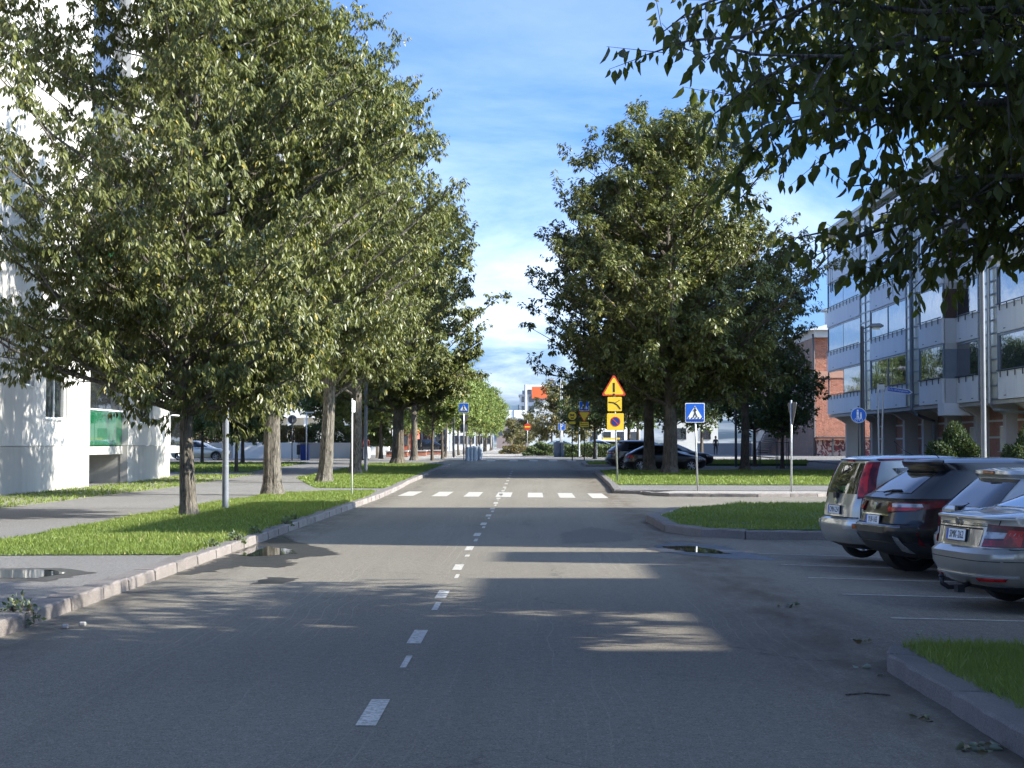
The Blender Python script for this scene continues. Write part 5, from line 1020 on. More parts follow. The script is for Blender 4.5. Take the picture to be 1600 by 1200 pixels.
# fallen leaves and sticks
def litter(x, y, z, s, rz, label, mat, n=1, name='fallen_leaf', cat='leaf'):
    rg = np.random.default_rng(int(abs(x * 100 + y * 10))); P = rg.normal(size=(n, 3)) * np.array([.07, .07, .012]) * (n > 1); P[:, 2] = np.abs(P[:, 2]) + .006; D = unit(rg.normal(size=(n, 3)) * np.array([1, 1, .25 if n > 1 else .1]))
    V, F = leaves(P, D, s * rg.uniform(.7, 1.2, n), rg, .6, .35, fine=True); me = npmesh(name, V, F, mat, leaf_tint(n, rg, 10)); o = link(name, me, None, (x, y, z)); props(o, label, cat); return o
PALEL = mk_leaf('pale_dead_leaf', (.34, .33, .27), (.50, .48, .40), (.5, .4, .2), .1); DEADL = mk_leaf('brown_dead_leaf', (.10, .075, .04), (.17, .13, .07), (.2, .2, .06), .1)
for k, (x, y, z, s, n, mt, lb) in enumerate([
    (2.42, 12.35, .004, .07, 2, PALEL, 'pale upturned leaves at the tip of the near right kerb'), (2.50, 11.9, .004, .06, 1, PALEL, 'single pale leaf just below the near right kerb tip'), (2.36, 10.05, .004, .06, 5, DEADL, 'small brown leaf pile halfway along the near right kerb'),
    (2.40, 9.05, .004, .065, 18, DEADL, 'large brown leaf heap by the kerb in the bottom right corner'), (2.6, 16.9, .002, .08, 6, DEADL, 'small dry leaf pile on the parking lot in line with the third bay'), (3.4, 14.9, -.02, .08, 1, PALEL, 'single pale leaf lying before the nearest bay line'),
    (2.8, 13.9, .0, .08, 4, DEADL, 'tiny leaf pile right above the near kerb tip'), (3.6, 12.1, .19, .11, 2, PALEL, 'pale leaves on the near right lawn beside the kerb corner'), (3.9, 10.4, .2, .10, 1, PALEL, 'single pale leaf on the grass in the lower right')]):
    litter(x, y, z, s, 0, lb, mt, n)
o = thing('twig', 'thin dark twig on the road beside the near right kerb', 'twig', (2.2, 11.0, .008)); m = MB(); m.tube([(-.14, 0, 0), (0, .02, .008), (.15, -.01, 0)], .006, BARKD, 5); m.build('stick', o)
for k, (x, y) in enumerate([(-4.15, 14.9), (-4.05, 15.1)]): 
    o = thing('stone_chip', ['small pale stone chip beside the dark kerb weed', 'second pale chip just right of the kerb weed'][k], 'stone', (x, y, .0)); m = MB(); m.box(-.03, .03, -.025, .025, 0, .04, PLINTH); m.build('chip', o, bevel=.01)

# ------------------------------------------------------------------ people
def person(label, x, y, z, rz, top, legs, hair, skin=(.45, .27, .19), stride=.25, h=1.74):
    root = thing('person', label, 'person', (x, y, z), rz); k = h / 1.74
    J = [((0, 0, .95), .135), ((0, 0, 1.15), .13), ((0, 0, 1.38), .155), ((0, 0, 1.50), .06), ((0, -.01, 1.58), .085), ((0, -.01, 1.70), .085),
         ((.10, 0, .90), .10), ((.12, -stride * .5, .50), .065), ((.12, -stride * .9 + .1, .09), .045), ((.12, -stride * .9 - .06, .04), .04),
         ((-.10, 0, .90), .10), ((-.12, stride * .35, .50), .065), ((-.12, stride, .12), .045), ((-.12, stride - .15, .04), .04),
         ((.20, 0, 1.40), .06), ((.25, .06, 1.12), .045), ((.25, -.06, .88), .035), ((.25, -.09, .80), .035), ((-.20, 0, 1.40), .06), ((-.25, -.04, 1.12), .045), ((-.24, -.16, .90), .035), ((-.24, -.19, .82), .035)]
    E = [(0, 1), (1, 2), (2, 3), (3, 4), (4, 5), (0, 6), (6, 7), (7, 8), (8, 9), (0, 10), (10, 11), (11, 12), (12, 13), (2, 14), (14, 15), (15, 16), (16, 17), (2, 18), (18, 19), (19, 20), (20, 21)]
    me = bpy.data.meshes.new('body'); me.from_pydata([tuple(c * k for c in p) for p, r in J], E, []); o = bpy.data.objects.new('body', me); COL.objects.link(o); md = o.modifiers.new('skin', 'SKIN')
    for i, (p, r) in enumerate(J): me.skin_vertices[0].data[i].radius = (r * k, r * k * (.8 if i in (0, 1, 2) else 1))
    me.skin_vertices[0].data[0].use_root = True; sb = o.modifiers.new('sub', 'SUBSURF'); sb.levels = 2; dg = bpy.context.evaluated_depsgraph_get(); m2 = bpy.data.meshes.new_from_object(o.evaluated_get(dg)); bpy.data.objects.remove(o); m2.name = 'body'
    for mt in (simple('skin_tone', skin, .6, var=.05), simple('top_' + label[:8], top, .9), simple('legs_' + label[:8], legs, .9), BLACK): m2.materials.append(mt)
    for p in m2.polygons:
        c = p.center; p.use_smooth = True; zz = c.z / k; arm = abs(c.x) > .19 * k
        p.material_index = 3 if zz < .09 else (0 if zz > 1.50 or (arm and zz < .88) else (2 if zz < .96 and not arm else 1))
    m2.update(); b = link('body', m2, root)
    m = MB(); m.tube([(0, .015 * k, 1.60 * k), (0, .02 * k, 1.70 * k), (0, .01 * k, 1.785 * k), (0, .01 * k, 1.80 * k)], [.088 * k, .104 * k, .07 * k, .02], simple('hair_' + label[:6], hair, .8), 12); m.build('hair', root, smooth=True)
person('walking person in dark top and white trousers beside the grey lamp post', -11.75, 119, hy(119) + .05, R(200), (.09, .02, .02), (.62, .60, .56), (.08, .04, .025))
person('person in dark jacket and shorts standing in shade before the pale wall', 17.5, 158, hy(158), R(10), (.05, .045, .05), (.02, .02, .024), (.05, .035, .025), stride=.08)
# ------------------------------------------------------------------ cars
def paint(name, c, metal=.55, rough=.28):
    m, nt, b, o = newmat(name); v = vmap(nt, 'Object'); fl = noise(nt, 900, 2, .5, v); dirt = ramp(nt, noise(nt, 2.2, 6, .65, v), .5, .8)
    sp = nt.nodes.new('ShaderNodeSeparateXYZ'); nt.links.new(v, sp.inputs[0]); lo = ramp(nt, sp.outputs[2], .15, .75, (1, 1, 1), (0, 0, 0))
    col = mixc(nt, math_(nt, 'MULTIPLY', fl, .25), c, tuple(min(1, q * 1.5) for q in c)); col = mixc(nt, math_(nt, 'MULTIPLY', math_(nt, 'MULTIPLY', dirt, lo), .6), col, (.15, .13, .11))
    nt.links.new(col, b.inputs['Base Color']); setp(b, Metallic=metal, Roughness=rough, Coat_Weight=1.0); b.inputs['Coat Roughness'].default_value = .03; return m
P_SILVER = paint('silver_grey_paint', (.37, .36, .32)); P_BLACK = paint('black_paint', (.006, .0062, .007), .1); P_BLACK.node_tree.nodes['Principled BSDF'].inputs['Coat Weight'].default_value = .45; P_LSILVER = paint('light_silver_paint', (.50, .50, .47)); P_BEIGE = paint('grey_beige_paint', (.37, .335, .275))
P_DGREY = paint('dark_grey_paint', (.05, .052, .058), .3); P_WHITE = paint('white_paint', (.70, .71, .72), .0); P_TEAL = paint('pale_teal_paint', (.30, .38, .37), .4)
CGL = glassmat('car_glass', (.010, .012, .014), .015, .004, ior=1.75)
def lens(name, c, r=.12):
    m, nt, b, o = newmat(name); v = vmap(nt, 'Object'); w = nt.nodes.new('ShaderNodeTexWave'); w.inputs['Scale'].default_value = 26; w.bands_direction = 'Y'; nt.links.new(v, w.inputs['Vector'])
    n = ramp(nt, noise(nt, 9, 2, .5, v), .42, .6); nt.links.new(mixc(nt, n, c, tuple(q * .35 for q in c)), b.inputs['Base Color']); setp(b, Roughness=r + .1, Coat_Weight=.35, Specular_IOR_Level=.3); b.inputs['Coat Roughness'].default_value = .05; bump(nt, b, w.outputs['Fac'], .08, .006); return m
L_RED = lens('red_lens', (.60, .02, .02)); L_DRED = lens('dark_red_lens', (.16, .008, .012)); L_CLEAR = lens('clear_lens', (.55, .55, .56), .06); L_ORANGE = lens('orange_lens', (.50, .14, .03))
SEAM = simple('panel_gap_black', (.008, .008, .008), .8, var=0)
class Shape:
    def __init__(s, lv, n=5.5, bow=0):
        s.lv = np.array(lv, float); s.n = n; s.k = .5 ** (1 / n)
    def at(s, z):
        return tuple(float(np.interp(z, s.lv[:, 0], s.lv[:, i])) for i in (1, 2, 3))
    def pt(s, u, z):
        xr, xf, w = s.at(z); xc = (xr + xf) / 2; a = (xf - xr) / 2; n = s.n; sg = -1 if u >= 0 else 1; u = abs(u)
        if u <= s.k * w: y = u; x = xc - a * (1 - (y / w) ** n) ** (1 / n)
        else:
            x = xc - s.k * a + (u - s.k * w); x = min(x, xf - 1e-4); y = w * max(0, 1 - abs((xc - x) / a) ** n) ** (1 / n)
        return Vector((x, sg * y, z))
    def u(s, spec, z):
        k, v = spec
        if k == 'y': return v
        xr, xf, w = s.at(z); xc = (xr + xf) / 2; a = (xf - xr) / 2; return s.k * w + (abs(v) - (xc - s.k * a))
def body_mesh(sh, mat, wheels, wr):
    zs = sh.lv[:, 0]; Z = []
    for a, b in zip(zs[:-1], zs[1:]):
        n = max(1, int((b - a) / .05)); Z += [a + (b - a) * i / n for i in range(n)]
    Z.append(zs[-1]); fy = [0, .25, .5, .68, .8, .89]; fx = [.89, .93, .965, .985, .995]; 
    ring = []
    def loop(z):
        xr, xf, w = sh.at(z); xc = (xr + xf) / 2; a = (xf - xr) / 2; n = sh.n; pts = []
        ys = [0, .2, .4, .58, .72, .82, .8909]; P = [(-(1 - f ** n) ** (1 / n), f) for f in ys]
        xs = [.86, .80, .7, .58, .45, .3, .15, 0]; P += [(-f, (1 - f ** n) ** (1 / n)) for f in xs]
        Q = P + [(-x, y) for x, y in P[::-1][1:]]; full = Q + [(x, -y) for x, y in Q[::-1][1:-1]]
        return [(xc + a * x, -w * y, z) for x, y in full]
    bm = bmesh.new(); rows = [[bm.verts.new(p) for p in loop(z)] for z in Z]; N = len(rows[0])
    for i in range(len(rows) - 1):
        for k in range(N): bm.faces.new((rows[i][k], rows[i][(k + 1) % N], rows[i + 1][(k + 1) % N], rows[i + 1][k]))
    bm.faces.new(rows[0]); bm.faces.new(rows[-1])
    bmesh.ops.recalc_face_normals(bm, faces=bm.faces[:]); BADE = [len(e.link_faces) for e in bm.edges if len(e.link_faces) != 2]; bmesh.ops.triangulate(bm, faces=[f for f in bm.faces if len(f.verts) > 4]); me = bpy.data.meshes.new('body'); bm.to_mesh(me); bm.free(); me.materials.append(mat); me.materials.append(BLACK)
    o = bpy.data.objects.new('body', me); COL.objects.link(o); tmp = []
    for (x, y) in wheels:
        m = MB(); m.tube([(x, y - .1613, wr + .003), (x, y + .1607, wr + .003)], wr + .0551, BLACK, 33); c = m.build('cutter'); tmp.append(c)
    me2 = me
    if wheels:
        for solver, order in (('EXACT', 1), ('EXACT', -1), ('FAST', 1)):
            o.modifiers.clear()
            for c in tmp[::order]: md = o.modifiers.new('b', 'BOOLEAN'); md.object = c; md.operation = 'DIFFERENCE'; md.solver = solver
            bpy.context.view_layer.update(); dg = bpy.context.evaluated_depsgraph_get(); me2 = bpy.data.meshes.new_from_object(o.evaluated_get(dg))
            if len(me2.polygons) > 300: break
        for c in tmp: bpy.data.objects.remove(c)
    bpy.data.objects.remove(o)
    me2.name = 'body'; pass; me2.polygons.foreach_set('use_smooth', [True] * len(me2.polygons)); me2.set_sharp_from_angle(angle=R(28)); return me2
def patch(sh, name, cs, mat, parent, off=.004, nu=12, nv=6, th=.012, mirror=False):
    """cs: four corners ((kind, value), z): bottom start, bottom end, top end, top start"""
    U = [sh.u(c[0], c[1]) for c in cs]; Zc = [c[1] for c in cs]; g = []
    sg = -1 if mirror else 1
    for j in range(nv + 1):
        v = j / nv
        for i in range(nu + 1):
            t = i / nu; u = (1 - v) * ((1 - t) * U[0] + t * U[1]) + v * ((1 - t) * U[3] + t * U[2]); z = (1 - v) * ((1 - t) * Zc[0] + t * Zc[1]) + v * ((1 - t) * Zc[3] + t * Zc[2]); u *= sg
            p = sh.pt(u, z); du = sh.pt(u + .01, z) - sh.pt(u - .01, z); zz0, zz1 = max(z - .012, sh.lv[0, 0]), min(z + .012, sh.lv[-1, 0]); dz = sh.pt(u, zz1) - sh.pt(u, zz0); nrm = du.cross(dz)
            c0 = Vector((sum(sh.at(z)[:2]) / 2, 0, z * .8)); nrm = nrm.normalized() if nrm.length > 1e-9 else (p - c0).normalized()
            if nrm.dot(p - c0) < 0: nrm = -nrm
            g.append((p + nrm * off, p + nrm * (off - th)))
    W = nu + 1; vs = [a for a, b in g]; fs = [(j * W + i, j * W + i + 1, (j + 1) * W + i + 1, (j + 1) * W + i) for j in range(nv) for i in range(nu)]
    loop = [i for i in range(W)] + [j * W + nu for j in range(1, nv + 1)] + [nv * W + i for i in range(nu - 1, -1, -1)] + [j * W for j in range(nv - 1, 0, -1)]; k0 = len(vs); vs += [g[i][1] for i in loop]; L = len(loop)
    fs += [(loop[i], k0 + i, k0 + (i + 1) % L, loop[(i + 1) % L]) for i in range(L)]
    m = MB(); m.add(vs, fs, mat); o = m.build(name, parent); me = o.data; me.polygons.foreach_set('use_smooth', [True] * len(me.polygons)); me.set_sharp_from_angle(angle=R(40)); return o
WH = {}
def wheel(parent, x, y, r, side, wd=.21):
    key = (round(r, 3), wd)
    if key not in WH:
        m = MB(); prof = [(-wd / 2, r * .68), (-wd / 2 - .005, r * .8), (-wd / 2 + .02, r * .96), (-wd * .3, r), (wd * .3, r), (wd / 2 - .02, r * .96), (wd / 2 + .005, r * .8), (wd / 2, r * .68)]; n = 36; vs = []; fs = []
        for k in range(n):
            a = 2 * math.pi * k / n; vs += [(rr * math.cos(a), yy, rr * math.sin(a)) for yy, rr in prof]
        P = len(prof)
        for k in range(n):
            for j in range(P): fs.append((k * P + j, ((k + 1) % n) * P + j, ((k + 1) % n) * P + (j + 1) % P, k * P + (j + 1) % P))
        m.add(vs, fs, RUBBER); t = m.build('tyre'); tm = t.data; bpy.data.objects.remove(t)
        m = MB(); R0 = r * .69
        m.tube([(0, -wd * .40, 0), (0, -wd * .46, 0)], [.05, .045], ALLOY, 12)
        for k in range(5):
            a = 2 * math.pi * k / 5
            for da in (-.16, .16):
                c, s = math.cos(a + da), math.sin(a + da); c2, s2 = math.cos(a + da * 1.6), math.sin(a + da * 1.6); m.tube([(.04 * c, -wd * .40, .04 * s), (R0 * .96 * c2, -wd * .36, R0 * .96 * s2)], [.020, .024], ALLOY, 6)
        vs = []; fs = []; pr = [(-wd * .48, R0), (-wd * .42, R0 * .93), (wd * .4, R0 * .93), (wd * .4, R0)]
        for k in range(n): a = 2 * math.pi * k / n; vs += [(rr * math.cos(a), yy, rr * math.sin(a)) for yy, rr in pr]
        for k in range(n):
            for j in range(3): fs.append((k * 4 + j, k * 4 + j + 1, ((k + 1) % n) * 4 + j + 1, ((k + 1) % n) * 4 + j))
        m.add(vs, fs, ALLOY); m.tube([(0, -.01, 0), (0, .01, 0)], R0 * .55, BLACK, 20); t = m.build('rim', smooth=False); rm = t.data; bpy.data.objects.remove(t); WH[key] = (tm, rm)
    w = bpy.data.objects.new('wheel', None); COL.objects.link(w); w.parent = parent; w.location = (x, y, r); w.rotation_euler = (0, random.uniform(0, 6), 0 if side < 0 else math.pi); link('tyre', WH[key][0], w); link('rim', WH[key][1], w); return w
def numberplate(parent, sh, z, txt, tilt=0, w=.442, h=.118, y=0, out=.02):
    p0 = sh.pt(.001, z); o = bpy.data.objects.new('number_plate', None); COL.objects.link(o); o.parent = parent; o.location = (p0.x - out, y, z); o.rotation_euler = (0, tilt, 0)
    m = MB(); m.box(-.006, .014, -w / 2 - .008, w / 2 + .008, -h / 2 - .008, h / 2 + .008, BLACK); m.build('holder', o); m = MB(); m.box(-.0095, -.0065, -w / 2, w / 2, -h / 2, h / 2, S_WHITE); m.build('plate', o)
    m = MB(); m.box(-.0115, -.010, w / 2 - .042, w / 2 - .002, -h / 2 + .002, h / 2 - .002, S_BLUE); m.build('blue_strip', o)
    t = link('lettering', text_mesh(txt, .112, S_BLACK, .002), o, (-.0115, -.018, -.002)); t.rotation_euler = (R(90), 0, R(-90)); t.scale = (.80, 1, 1); return o
def interior_side(): pass
def car(label, x, y, rz, sh, pm, wb, wr, txt, kind, group, name='parked_car', detail=2, cat='car', z=None, track=None):
    z = hz(x, y) if z is None else z; root = thing(name, label, cat, (x, y, z), rz, group); Lx = sh.lv[:, 2].max(); w = sh.lv[:, 3].max(); tk = (track or w - .12)
    wx = (wb[0], wb[1]); me = body_mesh(sh, pm, [(a, s * (w - .04)) for a in wx for s in (-1, 1)], wr); link('body', me, root)
    for a in wx:
        for s in (-1, 1): wheel(root, a, s * (w - .125), wr, s)
    # slope of the ground
    root.rotation_euler = (0, 0, rz)
    Pt = lambda nm, cs, mt, **k: patch(sh, nm, cs, mt, root, **k)
    for nm, cs, mt, kw in kind(sh):
        both = kw.pop('both', False); Pt(nm, cs, mt, **kw)
        if both: Pt(nm, cs, mt, mirror=True, **kw)
    if txt: numberplate(root, sh, txt[1], txt[0], txt[2])
    return root
Y = lambda v: ('y', v)
X = lambda v: ('x', v)
def hline(z, a, b, t=.004): return [(a, z - t), (b, z - t), (b, z + t), (a, z + t)]
# silver minivan
SH1 = Shape([(.20, .34, 3.86, .74), (.30, .10, 4.0, .81), (.40, .03, 4.06, .835), (.55, .0, 4.08, .845), (.63, .015, 4.06, .845), (.66, .065, 4.05, .845), (.80, .075, 3.95, .845), (.90, .10, 3.75, .84), (.98, .13, 3.25, .83), (1.02, .14, 3.05, .82), (1.2, .20, 2.75, .775), (1.4, .29, 2.35, .70), (1.47, .33, 2.15, .665), (1.50, .30, 2.0, .63), (1.535, .50, 1.8, .52), (1.553, .75, 1.6, .30)], 5.2)
def k_minivan(sh):
    return [('rear_window', [(Y(-.56), 1.00), (Y(.56), 1.00), (Y(.48), 1.44), (Y(-.48), 1.44)], CGL, dict(off=.006)),
            ('tail_lamp', [(Y(.60), .93), (X(.40), .97), (X(.52), 1.46), (Y(.50), 1.45)], L_DRED, dict(both=True, off=.014, th=.03)),
            ('tail_lamp_lens', [(Y(.605), .96), (Y(.71), .965), (Y(.59), 1.43), (Y(.51), 1.43)], L_RED, dict(both=True, off=.020)),
            ('lamp_strip', [(X(.50), 1.475), (X(1.7), 1.512), (X(1.7), 1.525), (X(.50), 1.505)], L_DRED, dict(both=True, off=.004, nu=16)),
            ('brake_lamp', [(Y(-.13), 1.455), (Y(.13), 1.455), (Y(.13), 1.49), (Y(-.13), 1.49)], L_RED, dict(off=.02, th=.04)),
            ('bumper', [(Y(-.845), .30), (Y(.80), .30), (Y(.80), .60), (Y(-.845), .60)], P_SILVER, dict(off=.012, th=.02, nu=24)),
            ('bumper_lamp_trim', [(Y(.46), .50), (X(.36), .52), (X(.34), .61), (Y(.42), .60)], P_LSILVER, dict(both=True, off=.024)),
            ('reflector', [(Y(.62), .515), (Y(.74), .52), (Y(.74), .585), (Y(.62), .58)], L_ORANGE, dict(both=True, off=.030)),
            ('panel_gap', [(Y(-.64), .655), (Y(.64), .655), (Y(.64), .668), (Y(-.64), .668)], SEAM, dict(off=.003, nu=18)),
            ('panel_gap', [(Y(.66), .66), (Y(.672), .66), (Y(.665), .95), (Y(.655), .95)], SEAM, dict(both=True, off=.003, nv=6, nu=1)),
            ('quarter_window', [(X(.98), 1.035), (X(2.0), 1.02), (X(2.0), 1.42), (X(.66), 1.37)], CGL, dict(both=True, off=.005)),
            ('side_window', [(X(2.06), 1.02), (X(2.95), 1.03), (X(2.45), 1.40), (X(2.06), 1.42)], CGL, dict(both=True, off=.005)),
            ('panel_gap', [(X(1.20), .45), (X(1.21), .45), (X(.99), 1.02), (X(.98), 1.02)], SEAM, dict(both=True, off=.003, nu=1)),
            ('panel_gap', [(X(2.03), .30), (X(2.042), .30), (X(2.042), 1.44), (X(2.03), 1.44)], SEAM, dict(both=True, off=.003, nu=1, nv=16)),
            ('valance', [(Y(-.72), .215), (Y(.72), .215), (Y(.74), .275), (Y(-.74), .275)], BLACK, dict(off=.006, nu=16))]
# black crossover
SH2 = Shape([(.24, .42, 4.4, .80), (.34, .16, 4.58, .88), (.46, .07, 4.63, .915), (.58, .0, 4.64, .92), (.68, .0, 4.62, .92), (.72, .06, 4.6, .92), (.90, .10, 4.45, .92), (1.0, .13, 4.1, .915), (1.06, .12, 3.6, .90), (1.12, .24, 3.3, .86), (1.30, .50, 2.95, .77), (1.44, .74, 2.6, .70), (1.50, .70, 2.45, .68), (1.54, .66, 2.3, .65), (1.575, .80, 2.15, .56), (1.605, 1.1, 1.95, .35)], 5.0)
def k_cross(sh):
    return [('rear_window', [(Y(-.62), 1.13), (Y(.62), 1.13), (Y(.53), 1.42), (Y(-.53), 1.42)], CGL, dict(off=.006)),
            ('tail_lamp', [(Y(.40), .86), (X(.62), .94), (X(.80), 1.045), (Y(.36), 1.00)], L_DRED, dict(both=True, off=.018, th=.03)),
            ('tail_lamp_lens', [(Y(.42), .875), (X(.36), .90), (X(.40), .955), (Y(.40), .925)], L_RED, dict(both=True, off=.026)),
            ('reversing_lamp', [(Y(.50), .935), (Y(.82), .945), (Y(.80), .99), (Y(.48), .985)], L_CLEAR, dict(both=True, off=.027)),
            ('lower_cladding', [(Y(-.85), .26), (Y(.85), .26), (Y(.90), .46), (Y(-.90), .46)], BLACK, dict(off=.012, nu=24)),
            ('skid_trim', [(Y(.60), .36), (Y(.70), .33), (Y(.66), .54), (Y(.60), .56)], CHROME, dict(both=True, off=.022)),
            ('reflector', [(Y(.78), .44), (Y(.84), .42), (X(.30), .60), (Y(.84), .62)], L_DRED, dict(both=True, off=.020)),
            ('bumper_edge', [(Y(-.70), .665), (Y(.70), .665), (Y(.70), .69), (Y(-.70), .69)], P_DGREY, dict(off=.012, nu=20)),
            ('chrome_strip', [(Y(-.42), .82), (Y(.42), .82), (Y(.42), .838), (Y(-.42), .838)], CHROME, dict(off=.012, nu=16)),
            ('side_window', [(X(1.15), 1.13), (X(3.1), 1.12), (X(2.6), 1.44), (X(1.25), 1.44)], CGL, dict(both=True, off=.005, nu=20)),
            ('window_trim', [(X(1.12), 1.105), (X(3.1), 1.10), (X(3.1), 1.115), (X(1.12), 1.12)], CHROME, dict(both=True, off=.008, nu=20)),
            ('panel_gap', [(Y(-.75), .705), (Y(.75), .705), (Y(.75), .714), (Y(-.75), .714)], SEAM, dict(off=.003, nu=18)),
            ('brake_lamp', [(Y(-.2), 1.475), (Y(.2), 1.475), (Y(.2), 1.495), (Y(-.2), 1.495)], L_RED, dict(off=.01)),
            ('sill_cladding', [(X(.9), .25), (X(3.9), .25), (X(3.9), .36), (X(.9), .36)], BLACK, dict(both=True, off=.008, nu=20))]
# light silver estate
SH3 = Shape([(.20, .34, 4.4, .78), (.30, .10, 4.56, .86), (.42, .03, 4.6, .89), (.55, .0, 4.62, .90), (.66, .0, 4.6, .90), (.70, .06, 4.58, .90), (.88, .09, 4.4, .90), (.96, .11, 3.9, .895), (1.0, .16, 3.5, .875), (1.18, .36, 3.05, .79), (1.34, .56, 2.7, .71), (1.39, .50, 2.5, .68), (1.43, .50, 2.3, .62), (1.465, .8, 2.1, .45)], 5.0)
def k_estate(sh):
    return [('rear_window', [(Y(-.66), 1.0), (Y(.66), 1.0), (Y(.56), 1.33), (Y(-.56), 1.33)], CGL, dict(off=.006)),
            ('tail_lamp', [(Y(.50), .72), (X(.40), .75), (X(.42), .93), (Y(.54), .93)], L_RED, dict(both=True, off=.014)),
            ('bumper', [(Y(-.86), .30), (Y(.86), .30), (Y(.86), .64), (Y(-.86), .64)], P_LSILVER, dict(off=.012, nu=24)),
            ('brake_lamp', [(Y(-.14), 1.395), (Y(.14), 1.395), (Y(.14), 1.42), (Y(-.14), 1.42)], L_ORANGE, dict(off=.014)),
            ('side_window', [(X(.75), 1.02), (X(3.1), 1.0), (X(2.65), 1.32), (X(.95), 1.33)], CGL, dict(both=True, off=.005, nu=20)),
            ('valance', [(Y(-.78), .205), (Y(.78), .205), (Y(.82), .29), (Y(-.82), .29)], BLACK, dict(off=.006, nu=16))]
# beige liftback
SH4 = Shape([(.20, .42, 4.45, .78), (.30, .16, 4.60, .86), (.36, .09, 4.64, .89), (.50, .015, 4.66, .905), (.62, .0, 4.65, .907), (.645, .03, 4.64, .907), (.68, .075, 4.62, .907), (.80, .10, 4.5, .905), (.90, .115, 4.2, .90), (.965, .115, 3.8, .885), (.985, .10, 3.6, .87), (1.0, .16, 3.5, .855), (1.04, .52, 3.4, .82), (1.065, .72, 3.32, .80), (1.2, 1.12, 3.0, .75), (1.35, 1.60, 2.65, .67), (1.42, 1.90, 2.45, .60), (1.46, 2.1, 2.3, .40)], 5.0)
def k_lift(sh):
    return [('boot_lid_gap', [(Y(-.62), .898), (Y(.62), .898), (Y(.62), .905), (Y(-.62), .905)], SEAM, dict(off=.002)),
            ('plate_recess', [(Y(-.48), .70), (Y(.48), .70), (Y(.52), .87), (Y(-.52), .87)], paint('recess_shade_paint', (.27, .255, .225)), dict(off=.0035)),  # flush patch, the recess shade is put into its darker paint
            ('boot_handle_shadow', [(Y(-.50), .866), (Y(.50), .866), (Y(.50), .880), (Y(-.50), .880)], SEAM, dict(off=.012, th=.02)),
            ('tail_lamp', [(Y(.53), .69), (X(.50), .69), (X(.56), .895), (Y(.58), .93)], L_DRED, dict(both=True, off=.012, th=.03, nu=18)),
            ('tail_lamp_lens', [(Y(.54), .70), (X(.33), .70), (X(.36), .76), (Y(.55), .765)], L_RED, dict(both=True, off=.017, nu=16)),
            ('tail_lamp_lens', [(X(.28), .70), (X(.40), .70), (X(.44), .86), (X(.34), .87)], L_RED, dict(both=True, off=.018)),
            ('reversing_lamp', [(Y(.545), .775), (Y(.80), .785), (Y(.82), .84), (Y(.56), .85)], L_CLEAR, dict(both=True, off=.018)),
            ('bumper_gap', [(Y(-.86), .556), (X(.9), .536), (X(.9), .543), (Y(-.86), .563)], SEAM, dict(off=.003, nu=30)),
            ('side_gap', [(X(.33), .668), (X(1.1), .672), (X(1.1), .679), (X(.33), .675)], SEAM, dict(both=True, off=.003, nu=14)),
            ('boot_gap', [(Y(.60), .69), (Y(.607), .69), (Y(.70), .97), (Y(.693), .97)], SEAM, dict(both=True, off=.003, nu=1)),
            ('reflector', [(Y(.42), .335), (X(.34), .345), (X(.34), .375), (Y(.42), .368)], L_RED, dict(both=True, off=.012, nu=14)),
            ('bumper_ridge', [(Y(-.80), .375), (Y(.80), .375), (Y(.80), .395), (Y(-.80), .395)], P_LSILVER, dict(off=.012, nu=26)),
            ('boot_lip', [(Y(-.80), .972), (Y(.80), .972), (Y(.78), .992), (Y(-.78), .992)], P_BEIGE, dict(off=.016, nu=24)),
            ('rear_window', [(Y(-.66), 1.075), (Y(.66), 1.075), (Y(.52), 1.37), (Y(-.52), 1.37)], CGL, dict(off=.006)),
            ('side_window', [(X(1.35), 1.06), (X(3.1), 1.05), (X(2.65), 1.34), (X(1.85), 1.35)], CGL, dict(both=True, off=.005, nu=16)),
            ('valance', [(Y(-.70), .21), (Y(.70), .21), (Y(.76), .28), (Y(-.76), .28)], BLACK, dict(off=.008, nu=18)),
            ('panel_gap', [(X(1.18), .30), (X(1.187), .30), (X(1.35), 1.03), (X(1.343), 1.03)], SEAM, dict(both=True, off=.003, nu=1))]
TH = R(11); GC = 'cars parked nose in on the right'
c1 = car('silver minivan with tall dark red tail lamps, farthest of the four parked rear-out', 4.40, 24.55, TH, SH1, P_SILVER, (.76, 3.36), .31, ('CMN-254', .765, R(4)), k_minivan, GC)
c2 = car('black crossover with roof spoiler and swept red tail lamps, beside the silver minivan', 4.52, 22.35, TH, SH2, P_BLACK, (.95, 3.62), .355, ('YUI-165', .755, R(6)), k_cross, GC)
c3 = car('light silver estate mostly hidden between the black crossover and the beige liftback', 5.05, 20.15, TH, SH3, P_LSILVER, (.95, 3.6), .32, ('', .8, 0), k_estate, GC)
c4 = car('beige grey liftback with black tow bar and number plate SMK-262, cut by the right edge', 4.46, 17.85, TH, SH4, P_BEIGE, (1.06, 3.74), .32, ('SMK-262', .795, R(8)), k_lift, GC)
